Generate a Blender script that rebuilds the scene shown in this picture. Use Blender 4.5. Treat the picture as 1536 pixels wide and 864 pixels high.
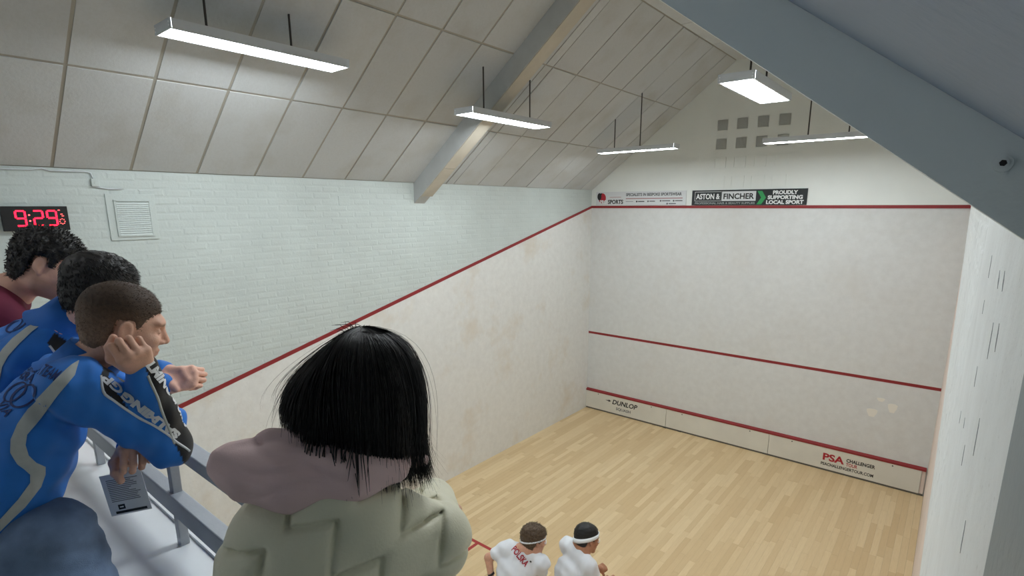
import bpy, bmesh, math, random
import numpy as np
from mathutils import Vector, Matrix
from mathutils.bvhtree import BVHTree
random.seed(7); rng = np.random.default_rng(7)
for o in list(bpy.data.objects): bpy.data.objects.remove(o)
SC = bpy.context.scene; COL = SC.collection

# ------------------------------------------------------------------ camera
CP = np.array([6.3215, -0.6187, 4.6107]); YAW, PIT, ROL, FPX = -.6815, -.2098, -.0019, 811.117
_f = np.array([math.sin(YAW)*math.cos(PIT), math.cos(YAW)*math.cos(PIT), math.sin(PIT)])
_r = np.array([math.cos(YAW), -math.sin(YAW), 0.]); _u = np.cross(_r, _f)
_R = math.cos(ROL)*_r + math.sin(ROL)*_u; _U = -math.sin(ROL)*_r + math.cos(ROL)*_u
cam = bpy.data.objects.new('camera', bpy.data.cameras.new('camera')); COL.objects.link(cam)
M = Matrix(((_R[0], _U[0], -_f[0], CP[0]), (_R[1], _U[1], -_f[1], CP[1]), (_R[2], _U[2], -_f[2], CP[2]), (0, 0, 0, 1)))
cam.matrix_world = M
cam.data.sensor_width = 36; cam.data.lens = FPX/1536*36
cam.data.shift_x = -8.0863/1536; cam.data.shift_y = 50.285/1536
cam.data.clip_start = .01; cam.data.clip_end = 100
SC.camera = cam
# ------------------------------------------------------------------ world, exposure
W = bpy.data.worlds.new('world'); SC.world = W; W.use_nodes = True
W.node_tree.nodes['Background'].inputs[0].default_value = (.75, .82, .9, 1)
W.node_tree.nodes['Background'].inputs[1].default_value = .05
VS = SC.view_settings; VS.view_transform = 'Standard'; VS.look = 'None'; VS.gamma = 1; VS.use_curve_mapping = False
VS.exposure = -0.10
GFILL = 8.0          # strength of the fill light added over the gallery
LAMP = 44.0          # strength of the pendant diffusers

# ------------------------------------------------------------------ helpers
def lin(c):
    return tuple(((v/255)/12.92 if v/255 <= .04045 else ((v/255+.055)/1.055)**2.4) for v in c[:3]) + (1,)
class NT:
    def __init__(s, name):
        s.m = bpy.data.materials.new(name); s.m.use_nodes = True; s.t = s.m.node_tree; s.n = s.t.nodes
        s.b = s.n['Principled BSDF']; s.l = s.t.links
    def new(s, ty, **kw):
        n = s.n.new(ty)
        for k, v in kw.items():
            if k in n.inputs: n.inputs[k].default_value = v
            else: setattr(n, k, v)
        return n
    def link(s, a, b): s.l.new(a, b)
def noise(nt, scale, detail=4, rough=.55, vec=None, sx=(1, 1, 1)):
    tc = nt.new('ShaderNodeNewGeometry' if vec == 'pos' else 'ShaderNodeTexCoord')
    mp = nt.new('ShaderNodeMapping'); mp.inputs['Scale'].default_value = sx
    nt.link(tc.outputs['Position' if vec == 'pos' else 'Object'], mp.inputs['Vector'])
    n = nt.new('ShaderNodeTexNoise'); n.inputs['Scale'].default_value = scale; n.inputs['Detail'].default_value = detail; n.inputs['Roughness'].default_value = rough
    nt.link(mp.outputs[0], n.inputs['Vector']); return n
def mixc(nt, fac, a, b, mode='MIX'):
    m = nt.new('ShaderNodeMix'); m.data_type = 'RGBA'; m.blend_type = mode
    for i, v in ((0, fac), (6, a), (7, b)):
        if hasattr(v, 'is_output'): nt.link(v, m.inputs[i])
        else: m.inputs[i].default_value = v
    return m.outputs[2]
def ramp(nt, src, p0, p1, v0=0., v1=1.):
    r = nt.new('ShaderNodeMapRange'); r.clamp = True
    nt.link(src, r.inputs[0]); r.inputs[1].default_value = p0; r.inputs[2].default_value = p1; r.inputs[3].default_value = v0; r.inputs[4].default_value = v1
    return r.outputs[0]
def bump(nt, src, dist, strength=1.):
    b = nt.new('ShaderNodeBump'); b.inputs['Strength'].default_value = strength; b.inputs['Distance'].default_value = dist
    nt.link(src, b.inputs['Height']); nt.link(b.outputs[0], nt.b.inputs['Normal'])
def mat(name, col, rough=.6, var=.0, vscale=3., bmp=0., bscale=60., metal=0., spec=.5, sheen=0., emit=0.):
    nt = NT(name); c = lin(col)
    nt.b.inputs['Base Color'].default_value = c; nt.b.inputs['Roughness'].default_value = rough
    nt.b.inputs['Metallic'].default_value = metal; nt.b.inputs['Specular IOR Level'].default_value = spec
    if sheen: nt.b.inputs['Sheen Weight'].default_value = sheen
    if var:
        n = noise(nt, vscale, vec='pos'); f = ramp(nt, n.outputs['Fac'], .3, .7)
        a = tuple(x*(1-var) for x in c[:3])+(1,); b = tuple(min(1, x*(1+var)) for x in c[:3])+(1,)
        nt.link(mixc(nt, f, a, b), nt.b.inputs['Base Color'])
    if bmp:
        n = noise(nt, bscale, vec='pos'); bump(nt, n.outputs['Fac'], bmp)
    if emit:
        nt.b.inputs['Emission Color'].default_value = c; nt.b.inputs['Emission Strength'].default_value = emit
    return nt.m
def attr_mat(name, rough=.6, bmp=0., bscale=80., var=.06, vscale=20., sheen=0., spec=.4, attr='Col'):
    nt = NT(name); at = nt.new('ShaderNodeAttribute'); at.attribute_name = attr
    n = noise(nt, vscale, vec='pos'); f = ramp(nt, n.outputs['Fac'], .3, .7, 1-var, 1+var)
    mm = nt.new('ShaderNodeVectorMath'); mm.operation = 'SCALE'
    nt.link(at.outputs['Color'], mm.inputs[0]); nt.link(f, mm.inputs['Scale']); nt.link(mm.outputs[0], nt.b.inputs['Base Color'])
    nt.b.inputs['Roughness'].default_value = rough; nt.b.inputs['Specular IOR Level'].default_value = spec
    if sheen: nt.b.inputs['Sheen Weight'].default_value = sheen
    if bmp: bump(nt, noise(nt, bscale, vec='pos').outputs['Fac'], bmp)
    return nt.m
def tag(o, label=None, cat=None, group=None, kind=None):
    if label: o['label'] = label
    if cat: o['category'] = cat
    if group: o['group'] = group
    if kind: o['kind'] = kind
    return o
def obj(name, me, m=None, parent=None):
    o = bpy.data.objects.new(name, me); COL.objects.link(o)
    if m is not None and me is not None: me.materials.clear(); me.materials.append(m)
    if parent is not None: o.parent = parent; o.matrix_parent_inverse = Matrix.Translation(-parent.location) if parent.type == 'EMPTY' else parent.matrix_world.inverted()
    return o
def empty(name, loc=(0, 0, 0)):
    o = bpy.data.objects.new(name, None); COL.objects.link(o); o.location = loc; o.empty_display_size = .05
    return o
def mesh(name, V, F, smooth=False):
    me = bpy.data.meshes.new(name); me.from_pydata([tuple(map(float, v)) for v in V], [], [tuple(map(int, f)) for f in F]); me.update()
    if smooth: me.polygons.foreach_set('use_smooth', [True]*len(me.polygons))
    return me
BF = [(0, 3, 2, 1), (4, 5, 6, 7), (0, 1, 5, 4), (1, 2, 6, 5), (2, 3, 7, 6), (3, 0, 4, 7)]
class MB:
    def __init__(s): s.V = []; s.F = []
    def add(s, V, F):
        n = len(s.V); s.V += [tuple(v) for v in V]; s.F += [tuple(i+n for i in f) for f in F]; return s
    def box(s, a, b):
        (x0, y0, z0), (x1, y1, z1) = a, b
        return s.add([(x0, y0, z0), (x1, y0, z0), (x1, y1, z0), (x0, y1, z0), (x0, y0, z1), (x1, y0, z1), (x1, y1, z1), (x0, y1, z1)], BF)
    def obox(s, c, ax, ay, az):     # oriented box: centre + half vectors
        c, ax, ay, az = map(np.asarray, (c, ax, ay, az)); V = []
        for z in (-1, 1):
            for x, y in ((-1, -1), (1, -1), (1, 1), (-1, 1)): V.append(c+x*ax+y*ay+z*az)
        return s.add(V, BF)
    def prism(s, poly, a, b, axis):  # poly in the two other axes (cyclic order), extruded a..b on axis
        n = len(poly); V = []
        for h in (a, b):
            for p in poly:
                v = list(p); v.insert(axis, h); V.append(v)
        F = [tuple(range(n))[::-1], tuple(range(n, 2*n))]+[(i, (i+1) % n, n+(i+1) % n, n+i) for i in range(n)]
        return s.add(V, F)
    def tube(s, pts, r, n=8, cap=True):
        pts = [np.asarray(p, float) for p in pts]; rs = r if hasattr(r, '__len__') else [r]*len(pts); V = []; F = []
        up = np.array([.13, .21, .97])
        for i, p in enumerate(pts):
            t = pts[min(i+1, len(pts)-1)]-pts[max(i-1, 0)]; t = t/(np.linalg.norm(t)+1e-12)
            a = np.cross(t, up); a /= np.linalg.norm(a)+1e-12; b = np.cross(t, a)
            for k in range(n): V.append(p+rs[i]*(math.cos(2*math.pi*k/n)*a+math.sin(2*math.pi*k/n)*b))
        for i in range(len(pts)-1):
            for k in range(n): F.append((i*n+k, i*n+(k+1) % n, (i+1)*n+(k+1) % n, (i+1)*n+k))
        if cap: F.append(tuple(range(n))[::-1]); F.append(tuple((len(pts)-1)*n+k for k in range(n)))
        return s.add(V, F)
    def me(s, name, smooth=False, bev=0.):
        me = mesh(name, s.V, s.F, smooth)
        bm = bmesh.new(); bm.from_mesh(me); bmesh.ops.recalc_face_normals(bm, faces=bm.faces)
        if bev: bmesh.ops.bevel(bm, geom=list(bm.edges), offset=bev, segments=2, affect='EDGES', profile=.5)
        bm.to_mesh(me); bm.free(); return me
    def build(s, name, m, parent=None, smooth=False, bev=0.): return obj(name, s.me(name, smooth, bev), m, parent)
def struct(o): o['kind'] = 'structure'; return o
def text_mesh(body, size, extrude=.0008, bold=0., align='LEFT', spacing=1., shear=0., width=None):
    cu = bpy.data.curves.new('lettering', 'FONT'); cu.body = body; cu.size = size; cu.extrude = extrude; cu.offset = bold
    cu.align_x = align; cu.space_character = spacing; cu.shear = shear; cu.resolution_u = 3; cu.space_line = .8
    o = bpy.data.objects.new('lettering', cu); COL.objects.link(o)
    bpy.context.view_layer.update()
    me = bpy.data.meshes.new_from_object(o.evaluated_get(bpy.context.evaluated_depsgraph_get()))
    bpy.data.objects.remove(o); bpy.data.curves.remove(cu)
    if width:
        xs = [v.co.x for v in me.vertices]; w = max(xs)-min(xs); k = width/w; x0 = min(xs)
        for v in me.vertices: v.co.x = (v.co.x-x0)*k
    return me
def put_text(name, body, size, org, ux, uy, m, parent, **kw):   # flat lettering: origin, right, up
    me = text_mesh(body, size, **kw)
    ux = Vector(ux).normalized(); uy = Vector(uy).normalized(); n = ux.cross(uy)
    T = Matrix(((ux.x, uy.x, n.x, org[0]), (ux.y, uy.y, n.y, org[1]), (ux.z, uy.z, n.z, org[2]), (0, 0, 0, 1)))
    me.transform(T); return obj(name, me, m, parent)

# ------------------------------------------------------------------ materials of the room
def plaster(name, col, stain=(150, 120, 90), amt=.35, speck=.4, zlo=None):
    nt = NT(name); c = lin(col)
    n1 = noise(nt, 1.1, 6, .6, 'pos'); n2 = noise(nt, 9., 6, .65, 'pos', (1, 1, 1)); n3 = noise(nt, 95., 2, .5, 'pos')
    a = mixc(nt, ramp(nt, n2.outputs['Fac'], .35, .75, 0, .16), c, lin((150, 146, 138)))
    a = mixc(nt, ramp(nt, n1.outputs['Fac'], .54, .78, 0, amt), a, lin(stain))
    if speck: a = mixc(nt, ramp(nt, n3.outputs['Fac'], .68, .76, 0, speck), a, lin((110, 104, 98)))
    nt.link(a, nt.b.inputs['Base Color']); nt.b.inputs['Roughness'].default_value = .55
    bump(nt, n2.outputs['Fac'], .0035); return nt.m
M_plL = plaster('plaster_side', (228, 229, 226), (204, 186, 156), .6, .45)
M_plF = plaster('plaster_front', (218, 220, 219), (200, 194, 184), .3, .15)
M_upF = mat('painted_gable', (230, 234, 230), .6, .03, 1.5, .002, 30)
M_brick = mat('painted_brick', (197, 206, 203), .5, .04, 2.0, .002, 45)
M_brickR = plaster('painted_brick_worn', (226, 230, 230), (186, 188, 188), .4, .3)
M_plR = mat('plaster_right', (226, 210, 200), .55, .06, 2, .002, 40)
M_red = mat('red_line_paint', (140, 38, 42), .5, .08, 8)
M_redf = mat('red_floor_line', (168, 52, 50), .5, .08, 8)
M_grey = mat('gallery_grey_paint', (138, 148, 151), .55, .04, 3, .0015, 50); M_nbeam = mat('near_beam_grey_paint', (230, 236, 236), .6, .03, 3, .0015, 50)
M_greyb = mat('gallery_grey_ceiling', (162, 177, 196), .6, .05, 2, .002, 60)
M_beam = mat('beam_grey_paint', (186, 189, 189), .55, .05, 6, .001, 60)
M_panel = None
def panel_mat():
    nt = NT('ceiling_board'); c = lin((200, 204, 206))
    at = nt.new('ShaderNodeAttribute'); at.attribute_name = 'tone'
    n1 = noise(nt, 1.6, 5, .55, 'pos'); n2 = noise(nt, 40., 3, .6, 'pos')
    a = mixc(nt, ramp(nt, n1.outputs['Fac'], .5, .72, 0, .6), c, lin((182, 182, 176)))
    a = mixc(nt, ramp(nt, n2.outputs['Fac'], .4, .8, 0, .2), a, lin((170, 171, 166)))
    mm = nt.new('ShaderNodeVectorMath'); mm.operation = 'SCALE'; nt.link(a, mm.inputs[0]); nt.link(at.outputs['Fac'], mm.inputs['Scale'])
    nt.link(mm.outputs[0], nt.b.inputs['Base Color']); nt.b.inputs['Roughness'].default_value = .8
    bump(nt, n2.outputs['Fac'], .002); return nt.m
M_panel = panel_mat()
M_joint = mat('joint_batten', (168, 164, 154), .8)
M_soff = mat('beam_soffit_board', (196, 190, 176), .7, .06, 5)
def wood_mat():
    nt = NT('maple_strip'); at = nt.new('ShaderNodeAttribute'); at.attribute_name = 'tone'
    n = noise(nt, 14., 5, .6, 'pos', (6, .35, 1)); g = ramp(nt, n.outputs['Fac'], .3, .7)
    a = mixc(nt, at.outputs['Fac'], lin((210, 182, 138)), lin((228, 204, 162)))
    a = mixc(nt, ramp(nt, n.outputs['Fac'], .45, .8, 0, .3), a, lin((194, 160, 116)))
    nt.link(a, nt.b.inputs['Base Color']); nt.b.inputs['Roughness'].default_value = .42; nt.b.inputs['Specular IOR Level'].default_value = .35
    return nt.m
M_wood = wood_mat()
M_white = mat('white_gloss_paint', (240, 243, 246), .3, .03, 4)
M_tin = mat('tin_white_paint', (218, 216, 206), .45, .04, 3, .0008, 60)
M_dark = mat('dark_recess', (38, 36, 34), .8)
M_black = mat('black_plastic', (14, 14, 16), .4)
M_rail = mat('rail_grey_paint', (170, 175, 182), .4, .05, 8, .0006, 90)
M_metal = mat('lamp_housing_white', (205, 210, 214), .4)
M_rod = mat('dark_rod', (70, 68, 66), .5, metal=.4)
M_skirt = mat('dark_skirting', (96, 94, 88), .6)

# ------------------------------------------------------------------ court shell
CW, CL, EAVE, SL = 6.4, 9.75, 4.955, .7526
CO, SI = 1/math.hypot(1, SL), SL/math.hypot(1, SL)
XR, ZR = 2.872, EAVE+SL*2.872         # foot of the flat ceiling strip
YB, GF = -1.75, 2.72                   # gallery back wall, gallery floor
OUT = lambda y: 4.57-2.44*(CL-y)/CL   # lower edge of the side out line
floor = struct(MB().box((-.3, -.25, -.12), (CW+.3, CL+.3, -.012)).build('floor', M_dark))
# strips of the sprung floor
def set_attr(me, val):
    a = me.attributes.new('tone', 'FLOAT', 'POINT'); a.data.foreach_set('value', [float(x) for x in (val if hasattr(val, '__len__') else [val]*len(me.vertices))])
planks = []; PWID = .08
for i in range(int(CW/PWID)):
    x0 = i*PWID; y = -random.random()*.9
    while y < CL:
        L = random.uniform(.55, 1.25); y0, y1 = max(y, 0), min(y+L, CL); y += L
        if y1-y0 > .05: planks.append((x0+.0005, x0+PWID-.0005, y0+.0005, y1-.0005, random.random()**1.2))
def vis_score(p):
    c = np.array([(p[0]+p[1])/2, (p[2]+p[3])/2, 0])-CP; z = c@_f
    if z < .5: return 0
    u = 768+8+FPX*(c@_R)/z; v = 432+50-FPX*(c@_U)/z
    if not (640 < u < 1400 and 600 < v < 880): return 0
    if v < 740-(u-640)*.55: return 0
    return (p[3]-p[2])/z**2
order = sorted(range(len(planks)), key=lambda k: -vis_score(planks[k]))
rest = MB(); rtone = []
for r_, k in enumerate(order):
    x0, x1, y0, y1, t = planks[k]
    if r_ < 300:
        me = MB().box((x0, y0, -.012), (x1, y1, 0)).me('plank'); set_attr(me, t); obj('plank', me, M_wood, floor)
    else: rest.box((x0, y0, -.012), (x1, y1, 0)); rtone += [t]*8
me = rest.me('plank_field'); set_attr(me, rtone); tag(obj('plank_field', me, M_wood, floor), kind='stuff')
# floor lines
for nm, a, b in (('short_line', (0, 4.26, 0), (CW, 4.31, .0012)), ('half_court_line', (3.175, 0, 0), (3.225, 4.26, .0012)),
                 ('service_box_line', (1.6, 2.66, 0), (1.65, 4.26, .0012)), ('service_box_line', (0, 2.61, 0), (1.65, 2.66, .0012)),
                 ('service_box_line', (4.75, 2.66, 0), (4.8, 4.26, .0012)), ('service_box_line', (4.75, 2.61, 0), (CW, 2.66, .0012))):
    MB().box(a, b).build(nm, M_redf, floor)
# front wall
wf = struct(MB().prism([(-.3, -.1), (CW+.3, -.1), (CW+.3, EAVE), (CW-XR, ZR), (XR, ZR), (-.3, EAVE)], CL, CL+.25, 1).build('wall_front', M_plF))
MB().prism([(0, 4.62), (CW, 4.62), (CW, EAVE), (CW-XR, ZR), (XR, ZR), (0, EAVE)], CL-.006, CL+.01, 1).build('gable_paint', M_upF, wf)
MB().box((0, CL-.010, 4.57), (CW, CL+.01, 4.62)).build('out_line', M_red, wf)
MB().box((0, CL-.003, 1.78), (CW, CL+.01, 1.83)).build('service_line', M_red, wf)
# patches of filler low on the front wall
M_patch = mat('filler_patch', (232, 229, 220), .7)
for (x, z, w, h) in ((5.55, 1.22, .07, .09), (5.82, 1.36, .06, .1), (5.65, 1.47, .05, .04)):
    V = [(x+w*math.cos(a)*(1+.3*math.sin(3*a)), CL-.0025, z+h*math.sin(a)*(1+.25*math.cos(2*a))) for a in np.linspace(0, 6.28, 13)[:-1]]
    V2 = [(v[0], CL+.002, v[2]) for v in V]; n = len(V)
    obj('filler_patch', mesh('filler_patch', V+V2, [tuple(range(n))]+[(i, (i+1) % n, n+(i+1) % n, n+i) for i in range(n)]), M_patch, wf)
# left wall: backing, brick courses above the line, plaster below
def brick_field(y0, y1, z0, z1, xface, sgn, keep):
    mb = MB(); bw, bh, j = .235, .078, .010; row = 0; z = z0
    while z < z1:
        y = y0-(row % 2)*bw/2-random.random()*.02
        while y < y1:
            a, b = max(y, y0)+j/2, min(y+bw, y1)-j/2; c, d = z+j/2, min(z+bh, z1)-j/2
            if b-a > .03 and d-c > .02 and keep((a+b)/2, d):
                p = random.gauss(.0002, .0004); e = .014
                t = [random.gauss(0, .0006) for _ in range(4)]; q = [random.gauss(0, .003) for _ in range(8)]
                o = [(a+q[0], c+q[1]), (b+q[2], c+q[3]), (b+q[4], d+q[5]), (a+q[6], d+q[7])]
                i_ = [(o[0][0]+e, o[0][1]+e), (o[1][0]-e, o[1][1]+e), (o[2][0]-e, o[2][1]-e), (o[3][0]+e, o[3][1]-e)]
                V = [(xface-sgn*.0011, *v) for v in o]+[(xface+sgn*(p+t[k]), *v) for k, v in enumerate(i_)]
                F = [(4, 5, 6, 7)]+[(k, (k+1) % 4, 4+(k+1) % 4, 4+k) for k in range(4)]
                mb.add(V, F if sgn > 0 else [f[::-1] for f in F])
            y += bw
        z += bh; row += 1
    return mb
wl = struct(MB().box((-.25, YB, -.1), (-.002, CL+.25, EAVE)).build('wall_left', M_brick))
o = brick_field(-.6, CL, 1.9, EAVE, 0, 1, lambda y, z: z > OUT(y)-.06).build('brick_courses', M_brick, wl); tag(o, kind='stuff')
MB().prism([(0, -.05), (CL, -.05), (CL, 4.57), (0, 2.13)], -.02, .008, 0).build('plaster_face', M_plL, wl)
MB().prism([(0, 2.13), (CL, 4.57), (CL, 4.62), (0, 2.18)], -.02, .011, 0).build('out_line', M_red, wl)
# right wall: brick upper part stands proud of the playing face
XW = 6.379
M_peel = mat('peeled_paint_grey', (146, 150, 152), .7)
wr = struct(MB().box((CW+.001, .0, -.1), (CW+.3, CL+.25, EAVE)).build('wall_right', M_plR))
MB().prism([(0, 2.13), (CL, 4.57), (CL, EAVE), (0, EAVE)], XW+.004, CW+.02, 0).build('upper_wall', M_brickR, wr)
o = brick_field(1.6, CL, 1.9, EAVE, XW+.003, -1, lambda y, z: z-.08 > OUT(y)).build('brick_courses', M_brickR, wr); tag(o, kind='stuff')
MB().prism([(0, 2.085), (CL, 4.525), (CL, 4.575), (0, 2.135)], CW-.016, CW+.02, 0).build('out_line', M_red, wr)
for y, z0, z1, w in ((1.0, 4.45, 4.50, .014), (.98, 4.37, 4.40, .012), (.78, 4.25, 4.29, .012), (.72, 4.10, 4.14, .010), (.55, 4.36, 4.42, .012), (.90, 4.12, 4.14, .014), (.46, 4.22, 4.28, .010), (1.15, 4.05, 4.08, .014), (.62, 4.47, 4.50, .02), (.5, 4.48, 4.51, .02), (.42, 4.40, 4.44, .014), (.36, 4.1, 4.15, .008)):
    MB().prism([(y, z0), (y+w, z0+.01), (y+w*1.2, z1), (y+w*.3, z1-.012)], XW+.0034, XW+.006, 0).build('peeled_paint', M_peel, wr)
wg = struct(MB().box((XW, YB, GF), (CW+.3, .0, EAVE)).build('wall_gallery_right', M_grey))
# back wall of the court with its white ledge, gallery floor and back wall
wb = struct(MB().box((-.0, -.22, -.1), (CW, 0, 3.40)).build('wall_back', M_white))
MB().box((0, -.235, 3.40), (XW-.004, .006, 3.425)).build('ledge_board', M_white, wb, bev=.004)
MB().box((0, .006, 3.395), (XW-.004, .018, 3.437)).build('ledge_lip', M_white, wb)
struct(MB().box((0, YB, GF-.15), (XW, -.22, GF)).build('floor_gallery', mat('gallery_floor_vinyl', (196, 198, 198), .7, .06, 30)))
struct(MB().box((-.25, YB-.2, 0), (CW+.3, YB, 7.2)).build('wall_gallery_back', mat('gallery_back_paint', (232, 236, 236), .7)))

# ------------------------------------------------------------------ ceiling: backing + every board
def slope_pt(s, y, d=0., right=False):   # s along slope from the eave, d below the boards
    x = s*CO+d*SI; z = EAVE+s*SI-d*CO
    return (CW-x if right else x, y, z)
cl_ = struct(MB().prism([(-.25, EAVE+.003), (0, EAVE+.003), (XR, ZR+.003), (CW-XR, ZR+.003), (CW, EAVE+.003), (CW+.3, EAVE+.003), (CW+.3, EAVE+.2), (CW-XR+.05, ZR+.2), (XR-.05, ZR+.2), (-.25, EAVE+.2)], YB-.2, CL+.25, 1).build('ceiling', M_joint))
ys_near = [-2.36, -1.76, -1.16, -.56, .04, .642, 1.235, 1.827, 2.432, 3.02, 3.605, 4.205, 4.80]
ys_far = [4.95, 5.405, 5.57, 6.13, 6.78, 7.415, 8.01, 8.62, 9.26, 9.75]
rows = [0, 1.17, 2.385, 3.59]
def board(s0, s1, y0, y1, tone, tilt=0., g=.010, right=False):
    V = []
    for d in (.004+tilt, -.018):
        for s, y in ((s0+g, y0+g), (s1-g, y0+g), (s1-g, y1-g), (s0+g, y1-g)):
            dd = d+(random.gauss(0, .0015) if d > 0 else 0)
            V.append(slope_pt(s, y, dd, right))
    me = mesh('ceiling_board', V, BF); bm = bmesh.new(); bm.from_mesh(me); bmesh.ops.recalc_face_normals(bm, faces=bm.faces); bm.to_mesh(me); bm.free()
    set_attr(me, tone); obj('ceiling_board', me, M_panel, cl_)
for ys in (ys_near, ys_far):
    for i in range(len(ys)-1):
        for r_ in range(3): board(rows[r_], rows[r_+1], ys[i], ys[i+1], random.uniform(.92, 1.04), random.choice((0, 0, 0, .004)), .013 if ys is ys_near else .010)
for i in range(8):
    y0 = -.05+i*1.225; me = MB().box((XR+.012, y0+.008, ZR-.006), (CW-XR-.012, y0+1.217, ZR+.015)).me('ceiling_board'); set_attr(me, random.uniform(.95, 1.03)); obj('ceiling_board', me, M_panel, cl_)
for i in range(4):
    board(0, rows[3], .2+i*2.4, .2+(i+1)*2.4, 1., right=True)

# ------------------------------------------------------------------ roof beams
def rafter(y0, y1, depth, label, right=False, m_=None):
    b = empty('roof_beam', (CW if right else 0, (y0+y1)/2, EAVE))
    dz = depth; sx = (lambda x: CW-x) if right else (lambda x: x)
    x0 = .0
    poly = [(sx(x0), EAVE-dz+SL*x0), (sx(XR-.05), EAVE-dz+SL*(XR-.05)), (sx(XR-.05), EAVE+.01+SL*(XR-.05)), (sx(x0), EAVE+.01)]
    MB().prism(poly, y0, y1, 1).build('rafter', m_ or M_beam, b)
    if not right:
        for s0, s1 in ((.0, .62), (.62, 3.55)):
            V = []
            for d in (dz*CO+.012, dz*CO-.002):
                for s, y in ((s0+.004, y0+.006), (s1-.004, y0+.006), (s1-.004, y1+.02), (s0+.004, y1+.02)): V.append(slope_pt(s+.0, y, d))
            V = [(v[0]+0.0, v[1], v[2]) for v in V]
            mb = MB().add(V, BF); mb.V = [(max(v[0], .004), v[1], v[2]) for v in mb.V]; mb.build('soffit_board', M_soff, b)
    tag(b, label, 'beam'); return b
rafter(4.765, 4.965, .30, 'pale grey sloping roof beam with a cream soffit, above the left wall')
tr_ = rafter(4.765, 4.965, .30, None, right=True); tr_.name = 'trim_1'; del tr_['category']; tr_['kind'] = 'structure'
# near frame: only its lower edge shows below the gallery's sloping ceiling
nb = rafter(.0, .2, .400, 'dark grey sloping roof beam close by at upper right, with a round bolt', right=True, m_=M_nbeam)
yb_ = -.004
bo = MB(); cb = np.array([6.341, -.002, 4.645])
for k, (r0, r1, dy0, dy1) in enumerate(((.0075, .007, .004, -.001), (.004, .004, .003, -.004))):
    bo.tube([cb+(0, dy0, 0), cb+(0, dy1, 0)], [r0, r1], 16)
bo.build('bolt', M_nbeam, nb)
MB().tube([cb+(0, .0, 0), cb+(0, -.0045, 0)], .0027, 6).build('bolt_socket', M_black, nb)
gz = lambda x, o: 4.686+o+SL*(6.3215-x)
gc = struct(MB().prism([(XW, gz(XW, 0)), (2.9, gz(2.9, 0)), (2.9, gz(2.9, .06)), (XW, gz(XW, .06))], YB, -.001, 1).build('ceiling_gallery', M_greyb))

# ------------------------------------------------------------------ pendant lights
nt = NT('lamp_diffuser'); nt.b.inputs['Base Color'].default_value = (1, 1, 1, 1)
nt.b.inputs['Emission Color'].default_value = (.90, .965, 1, 1); nt.b.inputs['Emission Strength'].default_value = LAMP
M_diff = nt.m
def ceil_z(x):
    x = min(x, CW-x); return min(EAVE+SL*x, ZR)
def pendant(cx, cy, zb, L, wd, along, rods, label):
    e = empty('pendant_light', (cx, cy, zb)); h = .07
    a = np.array([0, 1., 0]) if along == 'y' else np.array([1., 0, 0]); b = np.array([1., 0, 0]) if along == 'y' else np.array([0, 1., 0])
    c = np.array([cx, cy, zb])
    mb = MB(); hw, hl = wd/2, L/2
    prof = [(-hw, .0), (-hw, h), (hw, h), (hw, .0), (hw-.018, .0), (hw-.018, .012), (-hw+.018, .012), (-hw+.018, 0)]
    n = len(prof); V = [c+b*p[0]+a*t+np.array([0, 0, p[1]]) for t in (-hl+.012, hl-.012) for p in prof]
    mb.add(V, [(i, (i+1) % n, n+(i+1) % n, n+i) for i in range(n)]); mb.build('housing', M_metal, e)
    for t in (-1, 1):
        ca = MB().obox(c+a*t*(hl-.006)+(0, 0, h/2), a*.006, b*hw, np.array([0, 0, h/2+.001])).build('end_cap', M_metal, e, bev=.002)
        for q in (-1, 1):
            for zz in (.022, .045):
                pc = c+a*t*hl+b*q*(hw-.018)+(0, 0, zz); MB().tube([pc-a*t*.001, pc+a*t*.003], .006, 10).build('screw', M_white, ca)
    MB().obox(c+(0, 0, .010), a*(hl-.014), b*(hw-.02), np.array([0, 0, .004])).build('diffuser', M_diff, e)
    for t in rods:
        p = c+a*t; MB().tube([p+(0, 0, h), (p[0], p[1], ceil_z(p[0])-.004)], .009, 8).build('hanging_rod', M_rod, e)
    tag(e, label, 'light', 'pendant strip lights'); return e
pendant(1.665, 1.80, 5.845, 1.46, .29, 'y', (-.42, .26), 'pendant strip light nearest the left wall, in front of the pale beam')
pendant(1.690, 4.88, 5.655, 1.55, .29, 'y', (-.42, .48), 'pendant strip light hanging below the pale roof beam')
pendant(1.90, 8.02, 5.515, 1.42, .22, 'x', (-.42, .06), 'thin edge-on pendant strip light in front of the left gable slope')
pendant(4.665, 5.0, 5.65, 1.25, .31, 'y', (-.25, .25), 'short-looking bright pendant light above the perforated vents')
pendant(4.62, 8.16, 5.505, 1.45, .22, 'x', (-.15, .35), 'thin edge-on pendant strip light crossing the perforated vents')
pendant(4.66, 1.72, 5.845, 1.30, .29, 'y', (-.42, .3), 'pendant light at the top edge of the picture, only its glow seen')

# ------------------------------------------------------------------ tin
tin = empty('tin', (CW/2, CL-.03, 0)); TX = [.0, 1.98, 4.02, 6.335]
for i in range(3):
    p = MB().box((TX[i]+.004, CL-.045, .035), (TX[i+1]-.004, CL-.001, .432)).build('tin_panel', M_tin, tin, bev=.002)
    for fx in (.17, .83):
        x = TX[i]+(TX[i+1]-TX[i])*fx; MB().tube([(x, CL-.043, .395), (x, CL-.047, .395)], .011, 10).build('screw', M_black, p)
MB().prism([(CL-.001, .43), (CL-.052, .43), (CL-.052, .462), (CL-.001, .485)], 0.012, 6.385, 0).build('tin_top_line', M_red, tin, bev=.001)
MB().box((.012, CL-.035, .0015), (6.385, CL-.001, .035)).build('tin_skirting', M_skirt, tin)
MB().box((6.335, CL-.03, .035), (6.385, CL-.001, .432)).build('tin_end_strip', M_plR, tin)
tag(tin, 'white tin board with red top line along the foot of the front wall', 'tin')
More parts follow.
